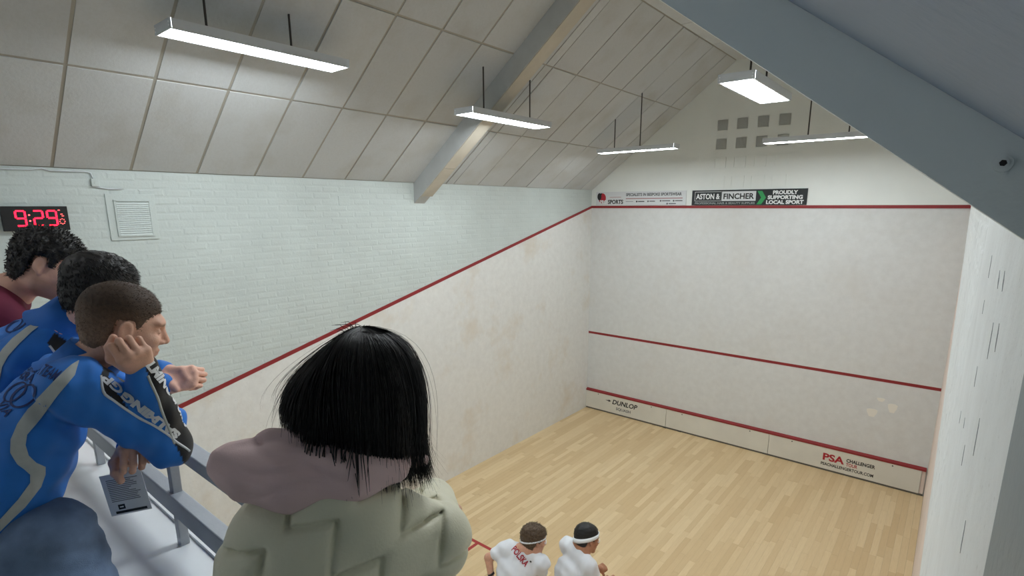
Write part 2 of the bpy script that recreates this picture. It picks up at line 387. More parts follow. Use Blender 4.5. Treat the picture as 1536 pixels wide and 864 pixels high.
M_ink = mat('black_print', (22, 22, 24), .5); M_rink = mat('red_print', (168, 28, 44), .5); M_gink = mat('grey_print', (92, 94, 98), .5); M_wink = mat('white_print', (228, 230, 230), .5); M_green = mat('green_print', (46, 150, 84), .5)
ty = CL-.0458
kw = dict(extrude=.0005)
put_text('lettering', 'DUNLOP', .15, (.70, ty, .245), (1, 0, 0), (0, 0, 1), M_ink, tin, bold=.004, shear=.25, width=.62, **kw)
MB().prism([(.52, .30), (.62, .315), (.60, .335), (.67, .30), (.60, .265), (.62, .285)], ty-.0006, ty, 1).build('arrow_mark', M_ink, tin)
put_text('lettering', 'SQUASH', .085, (.80, ty, .125), (1, 0, 0), (0, 0, 1), M_gink, tin, bold=.002, width=.36, **kw)
put_text('lettering', 'PSA', .175, (4.93, ty, .205), (1, 0, 0), (0, 0, 1), M_rink, tin, bold=.006, width=.33, **kw)
put_text('lettering', 'CHALLENGER', .085, (5.29, ty, .262), (1, 0, 0), (0, 0, 1), M_ink, tin, bold=.003, width=.42, **kw)
put_text('lettering', 'TOUR', .085, (5.29, ty, .185), (1, 0, 0), (0, 0, 1), M_rink, tin, bold=.002, width=.17, **kw)
put_text('lettering', 'PSACHALLENGERTOUR.COM', .075, (4.91, ty, .105), (1, 0, 0), (0, 0, 1), M_ink, tin, bold=.002, width=.79, **kw)

# ------------------------------------------------------------------ banners above the out line
def banner(x0, x1, z0, z1, m, label):
    e = empty('banner', ((x0+x1)/2, CL-.012, z0)); MB().box((x0, CL-.0215, z0), (x1, CL-.0105, z1)).build('board', m, e)
    tag(e, label, 'banner', None); return e
by = CL-.0218
M_sil = mat('silver_banner', (214, 217, 219), .5); M_blk = mat('black_banner', (28, 34, 36), .5)
X1, Z1 = (1, 0, 0), (0, 0, 1)
b1 = banner(.12, 2.12, 4.628, 4.905, M_sil, 'white sportswear banner with a red and black round logo')
lg = MB(); lg.prism([(.27+.09*math.cos(a), 4.775+.105*math.sin(a)) for a in np.linspace(0, 6.2832, 25)[:-1]], by-.0005, by, 1); lg.build('logo_disc', M_rink, b1)
MB().prism([(.20+.05*math.cos(a), 4.81+.075*math.sin(a)) for a in np.linspace(0, 6.2832, 19)[:-1]], by-.0012, by-.0004, 1).build('logo_mark', M_ink, b1)
MB().prism([(.245+.018*math.cos(a), 4.865+.018*math.sin(a)) for a in np.linspace(0, 6.2832, 13)[:-1]], by-.002, by-.001, 1).build('logo_mark', M_ink, b1)
put_text('lettering', 'PRO', .10, (.22, by-.001, 4.665), X1, Z1, M_wink, b1, bold=.004, width=.17, **kw)
put_text('lettering', 'SPORTS', .115, (.41, by, 4.66), X1, Z1, M_ink, b1, bold=.004, width=.36, **kw)
put_text('lettering', 'SPECIALISTS IN BESPOKE SPORTSWEAR', .078, (.83, by, 4.815), X1, Z1, M_gink, b1, bold=.003, width=1.2, **kw)
MB().box((.45, by-.0005, 4.79), (.72, by, 4.797)).build('rule', M_rink, b1); MB().box((.83, by-.0005, 4.755), (2.05, by, 4.772)).build('rule', mat('rose_print', (170, 120, 124), .5), b1)
MB().box((.83, by-.0005, 4.70), (1.0, by, 4.708)).build('rule', M_gink, b1)
for i, (x, w, z, m_) in enumerate(((1.06, .19, 4.695, M_ink), (1.31, .17, 4.698, M_gink), (1.58, .22, 4.705, M_gink), (1.85, .2, 4.705, M_gink), (1.72, .2, 4.65, M_gink))):
    MB().box((x+.05, by-.0005, z), (x+w, by, z+.018)).build('sponsor_strip', m_, b1)
    MB().tube([(x+.02, by-.0006, z+.008), (x+.02, by, z+.008)], .018, 10).build('sponsor_dot', m_, b1)
b2 = banner(2.235, 4.228, 4.626, 4.90, M_blk, 'black banner with white lettering and a green arrow')
MB().box((2.29, by-.0006, 4.70), (2.79, by, 4.872)).build('name_frame', M_wink, b2); MB().box((2.296, by-.0010, 4.706), (2.788, by, 4.866)).build('name_field', M_blk, b2)
MB().box((2.80, by-.0006, 4.70), (3.40, by, 4.872)).build('name_field', M_sil, b2)
put_text('lettering', 'ASTON &', .135, (2.315, by-.0012, 4.738), X1, Z1, M_wink, b2, bold=.004, width=.45, **kw)
put_text('lettering', 'FINCHER', .135, (2.83, by-.0008, 4.738), X1, Z1, M_ink, b2, bold=.004, width=.54, **kw)
put_text('lettering', 'PROFESSIONAL HAIR & BEAUTY SUPPLIES', .05, (2.30, by-.0005, 4.645), X1, Z1, mat('pale_print', (150, 156, 156), .5), b2, bold=.001, width=1.09, **kw)
MB().prism([(3.42, 4.87), (3.50, 4.87), (3.57, 4.755), (3.50, 4.64), (3.42, 4.64), (3.49, 4.755)], by-.0006, by, 1).build('arrow_mark', M_green, b2)
for i, (s, w) in enumerate((('PROUDLY', .40), ('SUPPORTING', .56), ('LOCAL SPORT', .60))):
    put_text('lettering', s, .085, (3.88-w/2, by-.0005, 4.812-i*.083), X1, Z1, M_wink, b2, bold=.004, width=w, **kw)

# ------------------------------------------------------------------ perforated vents in the gable
def vent(xc, zc, w, h, label, holes):
    e = empty('vent_block', (xc, CL-.006, zc)); yv = CL-.0085
    if holes:
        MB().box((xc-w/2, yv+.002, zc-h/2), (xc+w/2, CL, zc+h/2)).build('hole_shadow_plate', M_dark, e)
        n = 7; mb = MB()
        for k in range(n+1):
            t = (k/n-.5); bw_ = .0055
            mb.box((xc+t*w-bw_, yv-.001, zc-h/2-.006), (xc+t*w+bw_, yv+.0025, zc+h/2+.006)); mb.box((xc-w/2-.006, yv-.001, zc+t*h-bw_), (xc+w/2+.006, yv+.0025, zc+t*h+bw_))
        mb.build('grille', M_upF, e)
    else:
        mb = MB()
        for s_ in (-1, 1):
            mb.box((xc+s_*w/2-.007, yv-.005, zc-h/2), (xc+s_*w/2+.007, CL, zc+h/2)); mb.box((xc-w/2, yv-.005, zc+s_*h/2-.007), (xc+w/2, CL, zc+s_*h/2+.007))
        mb.build('frame', M_upF, e); MB().box((xc-w/2, yv+.0015, zc-h/2), (xc+w/2, CL, zc+h/2)).build('cover', M_upF, e)
    tag(e, label, 'vent', 'vent blocks in the gable wall')
cn = ('leftmost', 'second from left', 'third from left', 'rightmost')
for c_ in range(4):
    x = 2.715+c_*.348
    vent(x, 6.045, .185, .185, 'perforated dark-holed vent, upper row, %s' % cn[c_], True)
    vent(x, 5.715, .185, .185, 'perforated dark-holed vent, second row, %s' % cn[c_], True)
    vent(x, 5.385, .2, .18, 'painted-over vent block, third row, %s' % cn[c_], False)
    vent(x-.01, 5.04, .22, .2, 'painted-over vent block, lowest row, %s' % cn[c_], False)

# ------------------------------------------------------------------ left wall fittings
ck = empty('digital_clock', (.03, .46, 4.41))
MB().box((.004, .245, 4.41), (.045, .692, 4.62)).build('case', M_black, ck, bev=.004)
M_led = mat('red_led', (255, 20, 48), .4, emit=5.5); M_led2 = mat('dim_led', (255, 90, 90), .4, emit=3.)
SEG = {'9': 'abcdfg', '2': 'abged', '0': 'abcdef'}
def digit(y, z, w, h, ch, t=.013):
    segs = dict(a=((0, 1), (1, 1)), b=((1, 1), (1, .5)), c=((1, .5), (1, 0)), d=((0, 0), (1, 0)), e=((0, .5), (0, 0)), f=((0, 1), (0, .5)), g=((0, .5), (1, .5)))
    for s_ in SEG[ch]:
        (a0, b0), (a1, b1_) = segs[s_]; p = np.array([.0455, y+a0*w, z+b0*h]); q = np.array([.0455, y+a1*w, z+b1_*h]); d = (q-p)/np.linalg.norm(q-p); n = np.cross((1, 0, 0), d)
        MB().obox((p+q)/2, d*(np.linalg.norm(q-p)/2-.004), n*t/2, np.array([.0008, 0, 0])).build('led_segment', M_led, ck)
digit(.335, 4.455, .062, .125, '9'); digit(.452, 4.455, .062, .125, '2'); digit(.545, 4.455, .062, .125, '9')
for z in (4.495, 4.545): MB().tube([(.0448, .424, z), (.0465, .424, z)], .007, 8).build('led_dot', M_led2, ck)
for k in range(8):
    a = k*math.pi/4; MB().tube([(.0448, .643+.018*math.cos(a), 4.487+.022*math.sin(a)), (.0462, .643+.018*math.cos(a), 4.487+.022*math.sin(a))], .0045, 6).build('led_dot', M_led2, ck)
for (y, z) in ((.63, 4.585), (.645, 4.55), (.652, 4.535)): MB().box((.0448, y-.008, z-.003), (.0462, y+.008, z+.003)).build('led_dot', M_led2, ck)
tag(ck, 'black wall clock with red digits reading 9:29', 'clock')
vt = empty('louvre_vent', (.02, 1.2, 4.29))
mb = MB(); mb.box((.0, .995, 4.297), (.012, 1.405, 4.735)); mb.build('back_board', M_brick, vt, bev=.002)
mb = MB()
for a, b in (((.012, 1.055, 4.34), (.024, 1.072, 4.67)), ((.012, 1.345, 4.34), (.024, 1.362, 4.67)), ((.012, 1.055, 4.665), (.024, 1.362, 4.68)), ((.012, 1.055, 4.33), (.024, 1.362, 4.345))): mb.box(a, b)
mb.build('frame', M_brick, vt)
for k in range(16):
    z = 4.352+k*.0195; MB().obox((.018, 1.2085, z), (.004, 0, -.0085), (0, .136, 0), (.0016, 0, .0010)).build('louvre_slat', M_brick, vt)
tag(vt, 'white louvred vent on the painted brick wall beside the clock', 'vent')
jb = empty('junction_box', (.02, .93, 4.84)); MB().box((.002, .905, 4.80), (.03, .965, 4.868)).build('box', M_brick, jb, bev=.004)
MB().tube([(.0308, .935, 4.835), (.033, .935, 4.835)], .012, 12).build('screw_cover', M_brick, jb); tag(jb, 'small white junction box under the eave above the clock', 'junction box')
tag(MB().tube([(.01, -.3, 4.925), (.012, .2, 4.925), (.012, .5, 4.928), (.013, .57, 4.945), (.013, .62, 4.925), (.012, .88, 4.93), (.012, .915, 4.92), (.014, .925, 4.868)], .006, 6).build('cable', M_metal, None, True), 'thin grey cable running under the eave into the junction box', 'cable')
tag(MB().tube([(.012, .91, 4.80), (.012, .96, 4.792), (.011, 1.03, 4.778), (.010, 1.12, 4.778), (.008, 1.15, 4.785)], .006, 6).build('cable', M_metal, None, True), 'short grey cable below the junction box above the louvred vent', 'cable')
bp_ = MB().box((.0, 3.5, 4.63), (.006, 3.66, 4.745)).build('blanking_plate', M_brick, None, bev=.002); tag(bp_, 'small rectangular blanking plate painted into the left brick wall', 'plate')

# ------------------------------------------------------------------ guard rail
gr = empty('guard_rail', (3.2, -.03, 3.425))
MB().box((.02, -.052, 3.808), (XW-.006, 0, 3.853)).build('top_rail', M_rail, gr, bev=.004)
MB().box((.02, -.052, 3.557), (XW-.006, -.006, 3.632)).build('mid_rail', M_rail, gr, bev=.004)
for k in range(6):
    x = .35+k*.983+.005
    if k == 4: x = 4.29
    MB().box((x-.017, -.04, 3.4255), (x+.017, -.01, 3.81)).build('post', M_rail, gr, bev=.003)
tag(gr, 'grey square-tube guard rail along the front of the gallery', 'railing')
# ------------------------------------------------------------------ unseen fill light, added behind the viewer to brighten the dark gallery
gl = empty('gallery_fill_light', (3.5, -1.15, 5.7)); M_gd = mat('gallery_fill_panel', (255, 255, 255), .5, emit=GFILL)
MB().box((2.95, -1.25, 5.72), (4.15, -1.05, 5.78)).build('housing', M_metal, gl, bev=.004); MB().box((2.97, -1.23, 5.708), (4.13, -1.07, 5.719)).build('diffuser', M_gd, gl)
for x_ in (3.2, 3.9): MB().tube([(x_, -1.15, 5.78), (x_, -1.15, gz(x_, 0)-.002)], .008, 8).build('hanging_rod', M_rod, gl)
tag(gl, 'added unseen fill light hanging over the spectators in the gallery', 'light')
#PEOPLE
# ------------------------------------------------------------------ implicit-surface toolkit for figures and clothing
A3 = lambda *v: np.array(v, float)
def unit(v): v = np.asarray(v, float); return v/np.linalg.norm(v)
def frame(fwd, up):          # columns: right, forward, up
    f = unit(fwd); r = unit(np.cross(f, up)); return np.stack([r, f, np.cross(r, f)], 1)
def cone(a, b, ra, rb=None, k=.02, sub=False): return ['c', A3(*a), A3(*b), ra, ra if rb is None else rb, k, sub]
def ell(c, r, R=None, k=.02, sub=False): return ['e', A3(*c), A3(*r), np.eye(3) if R is None else R, k, sub]
def grp(org, R, s, prims, k=.02): return ['g', A3(*org), R, s, prims, k, False]
def prim_d(p, P):
    if p[0] == 'c':
        a, b, ra, rb = p[1:5]; ab = b-a; t = np.clip((P-a)@ab/(ab@ab+1e-12), 0, 1)
        return np.linalg.norm(P-a-t[:, None]*ab, axis=1)-(ra+(rb-ra)*t)
    if p[0] == 'e':
        q = (P-p[1])@p[3]; k0 = np.linalg.norm(q/p[2], axis=1); k1 = np.linalg.norm(q/p[2]**2, axis=1)
        return k0*(k0-1)/(k1+1e-9)
    q = ((P-p[1])@p[2])/p[3]; return sdf(p[4], q)*p[3]
def bound(p):
    if p[0] == 'c': return (p[1]+p[2])/2, np.linalg.norm(p[2]-p[1])/2+max(p[3], p[4])
    if p[0] == 'e': return p[1], max(p[2])
    return p[1], .24*p[3]
def sdf(prims, P, margin=.05):
    d = np.full(len(P), 1.)
    for p in prims:
        c, R = bound(p); k = p[-2]; m = ((P-c)**2).sum(1) < (R+margin+k)**2
        if not m.any(): continue
        x = prim_d(p, P[m]); y = d[m]
        if p[-1]: x = -x; h = np.clip(.5-.5*(y-x)/k, 0, 1); d[m] = y+(x-y)*h+k*h*(1-h)
        else: h = np.clip(.5+.5*(y-x)/k, 0, 1); d[m] = y+(x-y)*h-k*h*(1-h)
    return d
def surface(fn, lo, hi, h):
    lo = np.asarray(lo, float); n = np.ceil((np.asarray(hi)-lo)/h/8).astype(int); N = n*8+1
    bi = np.stack(np.meshgrid(*[np.arange(k) for k in n], indexing='ij'), -1).reshape(-1, 3)
    bc = lo+(bi*8+4)*h; keep = np.abs(fn(bc)) < 8*h*.95+.012; bi = bi[keep]
    D_ = np.full(N, 1., np.float32); loc = np.stack(np.meshgrid(*[np.arange(9)]*3, indexing='ij'), -1).reshape(-1, 3)
    for s in range(0, len(bi), 400):
        g = (bi[s:s+400, None, :]*8+loc[None]).reshape(-1, 3); D_[g[:, 0], g[:, 1], g[:, 2]] = fn(lo+g*h)
    S = D_ < 0; nx, ny, nz = N
    cnt = sum(S[a:nx-1+a, b:ny-1+b, c:nz-1+c].astype(np.int8) for a in (0, 1) for b in (0, 1) for c in (0, 1))
    act = np.argwhere((cnt > 0) & (cnt < 8)); idx = np.full((nx-1, ny-1, nz-1), -1, np.int32); idx[tuple(act.T)] = np.arange(len(act))
    cor = [(a, b, c) for a in (0, 1) for b in (0, 1) for c in (0, 1)]
    val = np.stack([D_[act[:, 0]+a, act[:, 1]+b, act[:, 2]+c] for a, b, c in cor], 1); acc = np.zeros((len(act), 3)); w = np.zeros(len(act))
    for i in range(8):
        for j in range(i+1, 8):
            if sum(abs(np.subtract(cor[i], cor[j]))) != 1: continue
            a, b = val[:, i], val[:, j]; m = (a < 0) != (b < 0); t = np.where(m, a/(a-b+1e-20), 0)
            acc += np.where(m[:, None], np.array(cor[i])+t[:, None]*(np.array(cor[j])-np.array(cor[i])), 0); w += m
    V = lo+(act+acc/w[:, None])*h; F = []
    for ax in range(3):
        sl0 = [slice(None)]*3; sl1 = [slice(None)]*3; sl0[ax] = slice(0, -1); sl1[ax] = slice(1, None)
        e = np.argwhere(S[tuple(sl0)] != S[tuple(sl1)]); o1, o2 = (ax+1) % 3, (ax+2) % 3
        e = e[(e[:, o1] > 0) & (e[:, o2] > 0) & (e[:, o1] < N[o1]-1) & (e[:, o2] < N[o2]-1)]
        q = []
        for d1, d2 in ((-1, -1), (0, -1), (0, 0), (-1, 0)):
            c = e.copy(); c[:, o1] += d1; c[:, o2] += d2; q.append(idx[tuple(c.T)])
        q = np.stack(q, 1); flip = ~S[tuple(e.T)]; q[flip] = q[flip][:, ::-1]; F.append(q[(q >= 0).all(1)])
    F = np.concatenate(F); return V, F
def np_mesh(name, V, F, col=None):
    me = bpy.data.meshes.new(name); F = np.asarray(F); k = F.shape[1]
    me.vertices.add(len(V)); me.vertices.foreach_set('co', np.asarray(V, np.float32).ravel())
    me.loops.add(F.size); me.loops.foreach_set('vertex_index', F.astype(np.int32).ravel())
    me.polygons.add(len(F)); me.polygons.foreach_set('loop_start', np.arange(0, F.size, k, dtype=np.int32))
    me.polygons.foreach_set('use_smooth', np.ones(len(F), bool)); me.update(calc_edges=True); me.validate()
    if col is not None:
        a = me.color_attributes.new('Col', 'FLOAT_COLOR', 'POINT'); c = np.ones((len(V), 4), np.float32); c[:, :3] = col; a.data.foreach_set('color', c.ravel())
    return me
def join_parts(parts):
    V = np.concatenate([p[0] for p in parts]); F = []; n = 0
    for p in parts: F.append(p[1]+n); n += len(p[0])
    return V, np.concatenate(F)
def wav(P, dirs):            # soft cloth folds: sum of warped sines
    s = 0
    for (d, wl, am, ph) in dirs:
        q = P@np.asarray(d, float); s = s+am*np.sin(2*math.pi*q/wl+ph+1.7*np.sin(P@A3(7.1, 9.3, 5.2)+ph))
    return s
def pnoise(P, sc, seed=0):
    r = np.random.default_rng(seed); s = 0
    for _ in range(6):
        d = unit(r.normal(size=3)); s = s+np.sin(P@d*sc*r.uniform(.6, 1.6)+r.uniform(0, 6.28))
    return s/6
L3 = lambda c: np.array(lin(c)[:3])

# head in its own frame (x right, y forward, z up), chin to crown 0.23
def head_prims(neck_dir=(0, -.045, -.13), nose=1.):
    h = [ell((0, -.018, .037), (.074, .096, .082), k=.02), ell((0, .022, -.015), (.064, .074, .085), k=.03),
         ell((0, .040, -.072), (.046, .046, .036), k=.03), ell((0, .072, -.098), (.020, .020, .016), k=.02),
         ell((.048, -.005, -.062), (.018, .035, .030), k=.03), ell((-.048, -.005, -.062), (.018, .035, .030), k=.03),
         ell((0, .080, .030), (.050, .018, .014), k=.02), ell((.040, .066, -.022), (.022, .022, .018), k=.02), ell((-.040, .066, -.022), (.022, .022, .018), k=.02),
         ell((.031, .092, .006), (.015, .012, .010), k=.012, sub=True), ell((-.031, .092, .006), (.015, .012, .010), k=.012, sub=True),
         ell((.031, .078, .004), (.012, .012, .010), k=.004), ell((-.031, .078, .004), (.012, .012, .010), k=.004),
         cone((0, .090, .014), (0, .109*nose, -.024), .008, .0115, k=.012), ell((.012, .098, -.030), (.008, .010, .007), k=.006), ell((-.012, .098, -.030), (.008, .010, .007), k=.006),
         ell((0, .088, -.056), (.023, .012, .006), k=.006), ell((0, .086, -.067), (.021, .012, .007), k=.006)]
    for s in (-1, 1):
        Re = frame((s*.35, -.10, .0), (0, -.25, 1))   # flat ear plates
        h += [ell((s*.079, .002, .000), (.019, .008, .030), np.stack([unit((s*.35, -.94, 0)), unit((s*.94, .35, 0)), A3(0, 0, 1)], 1), k=.006),
              ell((s*.075, .008, -.028), (.009, .007, .011), k=.006), ell((s*.087, .004, .003), (.010, .006, .018), np.stack([unit((s*.35, -.94, 0)), unit((s*.94, .35, 0)), A3(0, 0, 1)], 1), k=.006, sub=True)]
    h += [cone((0, -.025, -.05), neck_dir, .056, .058, k=.03)]
    return h
def hair_fn(org, R, s, thick, line, bumps=.004, seed=1, top=.0):
    cr = [ell((0, -.018, .037), (.076, .098, .084), k=.02), ell((0, -.02, -.02), (.070, .080, .075), k=.03)]
    ly, lz = zip(*line)
    def fn(P):
        q = ((P-org)@R)/s; d = sdf(cr, q)-thick-top*np.clip((q[:, 2]-.02)/.08, 0, 1)*(q[:, 1] > -.2)
        d = d+bumps*pnoise(q, 160, seed)+bumps*.7*pnoise(q, 330, seed+5)
        cut = np.interp(q[:, 1], ly, lz)+.004*pnoise(q, 220, seed+9)-q[:, 2]
        k = .010; h = np.clip(.5-.5*(d-cut)/k, 0, 1); return (d+(cut-d)*h+k*h*(1-h))*s
    return fn
def strands(V, F, n, length, dirfn, width=.0011, seed=3, droop=0., jit=.2):
    r = np.random.default_rng(seed); tri = V[F]; N = np.cross(tri[:, 2]-tri[:, 0], tri[:, 3]-tri[:, 1]); ar = np.linalg.norm(N, axis=1); N /= ar[:, None]+1e-12
    pick = r.choice(len(F), n, p=ar/ar.sum()); c = tri[pick].mean(1)+r.normal(0, .001, (n, 3)); nn = N[pick]
    d = dirfn(c, nn); d = d+r.normal(0, jit, (n, 3)); d /= np.linalg.norm(d, axis=1)[:, None]
    L = length*r.uniform(.6, 1.25, n)[:, None]; a = c-nn*.002; b = c+d*L*.55; e = c+d*L+np.array([0, 0, -droop])*L-nn*L*.12
    sd = np.cross(d, nn+.01); sd /= np.linalg.norm(sd, axis=1)[:, None]+1e-9; w = width*r.uniform(.7, 1.4, n)[:, None]
    VV = np.stack([a+sd*w, a-sd*w, a+nn*w, b+sd*w*.8, b-sd*w*.8, b+nn*w*.8, e], 1).reshape(-1, 3)
    base = (np.arange(n)*7)[:, None]; FF = []
    for f in ((0, 1, 4, 3), (1, 2, 5, 4), (2, 0, 3, 5), (3, 4, 6, 6), (4, 5, 6, 6), (5, 3, 6, 6)): FF.append(base+np.array(f))
    return VV, FF
def strand_mesh(name, V, F, hairV, hairF, **kw):
    VV, FF = strands(hairV, hairF, **kw); q = np.concatenate(FF[:3])+len(V); t = np.concatenate([f[:, :3] for f in FF[3:]])+len(V)
    me = bpy.data.meshes.new(name); Va = np.concatenate([V, VV]); me.from_pydata(Va.tolist(), [], F.tolist()+q.tolist()+t.tolist())
    me.polygons.foreach_set('use_smooth', np.ones(len(me.polygons), bool)); me.update(); return me

def hand_prims(curl=(75, 95, 60), spread=.0, thumb=((.55, .62, -.50), (.1, .75, -.6), (-.35, .6, -.6)), side=1, s=1.):
    # local: x towards the thumb (times side), y along the fingers, z out of the back of the hand
    pr_ = []; lens = [(.043, .026, .021), (.047, .030, .022), (.043, .028, .021), (.034, .021, .018)]
    kx = [.030, .010, -.011, -.030]; ky = [.088, .092, .087, .078]; curls = curl if hasattr(curl[0], '__len__') else [curl]*4
    pr_.append(cone((0, -.006, 0), (0, .012, 0), .025, .026, k=.02))
    for i in range(4):
        K = A3(kx[i], ky[i], .002-.002*abs(i-1)); pr_.append(cone((kx[i]*.6, .01, -.002), K, .017, .0125, k=.014))
        p = K; ang = 0; r0 = .0098 if i < 3 else .0086
        for j in range(3):
            ang += math.radians(curls[i][j]+2*i); d = A3(spread*(1.5-i)*.1, math.cos(ang), -math.sin(ang)); q = p+unit(d)*lens[i][j]
            pr_.append(cone(p, q, r0-.0008*j, r0-.0008*(j+1), k=.003)); p = q
    pr_.append(ell((.026, .035, -.016), (.016, .03, .016), k=.015))
    p = A3(.030, .022, -.012)
    for j, (d, L, r0) in enumerate(zip(thumb, (.042, .033, .027), (.0135, .0118, .0105))):
        q = p+unit(d)*L; pr_.append(cone(p, q, r0, r0-.001, k=.006)); p = q
    if side < 0:
        for p in pr_:
            if p[0] == 'c': p[1] = p[1]*[-1, 1, 1]; p[2] = p[2]*[-1, 1, 1]
            else: p[1] = p[1]*[-1, 1, 1]
    return pr_
def bx_around(pts, m): pts = np.array(pts); return pts.min(0)-m, pts.max(0)+m
SKIN = attr_mat('skin', .5, .0006, 260, .08, 40, spec=.4)
def skin_col(base, V, seed=0, beard=None):
    c = np.tile(L3(base), (len(V), 1)); c *= (1+.08*pnoise(V, 60, seed))[:, None]; c[:, 1:] *= (1-.05*pnoise(V, 25, seed+3))[:, None]; return c
def legs(P, name_top, mtl, hipc, lat, foot_y, floor_z, r=.085, shoe=None, knee_y=.03, joints=None, short=None):
    """trousers, shoes, and bare lower legs where the garment is short"""
    hipc = A3(*hipc); lat = unit(lat); fw = unit(np.cross((0, 0, 1), lat)); R = np.stack([lat, fw, A3(0, 0, 1)], 1)
    pr_ = [ell(hipc, (.165, .125, .13), R, k=.05)]; feet = []; bare_ = []
    for s in (-1, 1):
        if joints: hj, kn, ft = [A3(*v) for v in joints[s]]
        else:
            hj = hipc+lat*s*.085+A3(0, 0, -.05); ft = A3(hj[0]+lat[0]*s*.03, foot_y, floor_z+.09); kn = (hj+ft)/2+fw*knee_y
        g = 1.25 if short else 1.; pr_ += [cone(hj, kn, r*g, r*.68*g, k=.04), cone(kn, ft, r*.70, r*.55, k=.03)]; feet.append(ft)
        bare_ += [cone(hj, kn, .07, .052, k=.03), cone(kn, ft, .054, .034, k=.03)]
    fn = lambda Q: sdf(pr_, Q)+wav(Q, [((.3, .1, .95), .09, .003, 0), ((-.4, .2, .9), .055, .002, 1)])
    lo, hi = bx_around([hipc]+feet+[p[2] for p in pr_ if p[0] == 'c'], .20); lo[2] = short or floor_z+.05; V, F = surface(fn, lo, hi, .010)
    o = obj(name_top, np_mesh(name_top, V, F), mtl, P)
    if short:
        lo[2] = floor_z+.04; hi[2] = short+.1; V, F = surface(lambda Q: sdf(bare_, Q), lo, hi, .012); obj('lower_legs', np_mesh('lower_legs', V, F, skin_col((200, 150, 124), V)), SKIN, P)
    for ft in feet:
        sp = [ell(ft+fw*.045+A3(0, 0, -.045), (.045, .135, .045), R, k=.02), ell(ft+A3(0, 0, -.02), (.045, .055, .06), R, k=.02)]
        f2 = lambda Q: np.maximum(sdf(sp, Q), floor_z+.001-Q[:, 2]); a, b = bx_around([ft], .2); V, F = surface(f2, a, b, .009)
        obj('shoe', np_mesh('shoe', V, F), shoe, P)
    return o
def bvh_of(o):
    me = o.data; return BVHTree.FromPolygons([v.co.copy() for v in me.vertices], [tuple(p.vertices) for p in me.polygons])
def lay_on(bv, me, O, A, B, N, off=.002):     # press a flat print (mesh in x,y) onto cloth along N
    bm = bmesh.new(); bm.from_mesh(me); dead = []
    for v in bm.verts:
        q = Vector(O)+Vector(A)*v.co.x+Vector(B)*v.co.y-Vector(N)*.4; hit = bv.ray_cast(q, Vector(N), 1.2)
        if hit[0] is None: dead.append(v)
        else: v.co = hit[0]+hit[1]*off*(1 if hit[1].dot(Vector(N)) < 0 else -1)
    bmesh.ops.delete(bm, geom=dead, context='VERTS'); bm.to_mesh(me); bm.free(); return me
def strip_mesh(left, right, nx=6, sub=6):
    def dens(p):
        p = np.array(p, float); t = np.linspace(0, len(p)-1, (len(p)-1)*sub+1); return np.stack([np.interp(t, np.arange(len(p)), p[:, k]) for k in (0, 1)], 1)
    l, r = dens(left), dens(right); V = []; F = []
    for a, b in zip(l, r):
        for k in range(nx+1): V.append((*(a+(b-a)*k/nx), 0))
    for i in range(len(l)-1):
        for k in range(nx): F.append((i*(nx+1)+k, i*(nx+1)+k+1, (i+1)*(nx+1)+k+1, (i+1)*(nx+1)+k))
    return mesh('print', V, F, True)
def ring_mesh(cx, cy, rx, ry, w, rot=0., n=40):
    V = []; F = []; c, s = math.cos(rot), math.sin(rot)
    for i in range(n):
        a = 2*math.pi*i/n
        for k in (0, .5, 1):
            x, y = (rx-w*k)*math.cos(a), (ry-w*k)*math.sin(a); V.append((cx+x*c-y*s, cy+x*s+y*c, 0))
    for i in range(n):
        j = (i+1) % n
        for k in (0, 1): F.append((3*i+k, 3*j+k, 3*j+k+1, 3*i+k+1))
    return mesh('print', V, F, True)
def fine(me, cuts=2):
    bm = bmesh.new(); bm.from_mesh(me); bmesh.ops.triangulate(bm, faces=bm.faces); bmesh.ops.subdivide_edges(bm, edges=bm.edges, cuts=cuts, use_grid_fill=True); bm.to_mesh(me); bm.free(); return me

# ================================================================== the two men in blue and the man in maroon
M_hairB = mat('brown_short_hair', (84, 67, 52), .6, .3, 120); M_hairK = mat('dark_hair', (24, 21, 20), .5, .3, 120)
M_jean = mat('blue_denim', (112, 134, 166), .8, .28, 12, .0012, 500); M_darkt = mat('dark_trousers', (32, 34, 40), .8, .1, 20)
M_shoe = mat('dark_shoes', (30, 30, 32), .5); M_strip = mat('grey_shirt_stripe', (186, 189, 184), .7, .05, 60); M_pipe = mat('white_piping', (222, 224, 226), .6)
M_navy = mat('navy_print', (16, 44, 104), .7); M_shirt = attr_mat('blue_jersey', .62, .0006, 900, .06, 14, sheen=.1)
BLUE, BLK, WHT, DBL = L3((34, 118, 208)), L3((16, 16, 19)), L3((222, 224, 226)), L3((34, 118, 208))
def arm_coords(P, a, b, ref):
    ax = unit(b-a); t = (P-a)@ax/np.linalg.norm(b-a); q = P-a-np.outer((P-a)@ax, ax); e1 = unit(ref-ax*(ref@ax)); e2 = np.cross(ax, e1)
    return t, np.degrees(np.arctan2(q@e2, q@e1)), np.linalg.norm(q, axis=1)
def torso_prims(hip, chest, neck, shR, shL, wd=1., belly=0.):
    up = unit(np.subtract(neck, hip)); lat = unit(np.subtract(shR, shL)); lat = unit(lat-up*(lat@up)); fr = np.cross(up, lat); R = np.stack([lat, fr, up], 1)
    hip, chest, neck = map(np.asarray, (hip, chest, neck)); mid = (hip+chest)/2
    return R, [ell(hip, (.165*wd, .125*wd, .15), R, k=.06), ell(mid+fr*.02*belly, (.160*wd, .125*wd+.02*belly, .17), R, k=.06), ell(chest, (.175*wd, .125*wd, .17), R, k=.06),
               cone(neck-up*.03, np.asarray(shR)-up*.0, .068, .062, k=.06), cone(neck-up*.03, np.asarray(shL)-up*.0, .068, .062, k=.06)]
def person(label, base): P = empty('person', base); tag(P, label, 'person'); return P

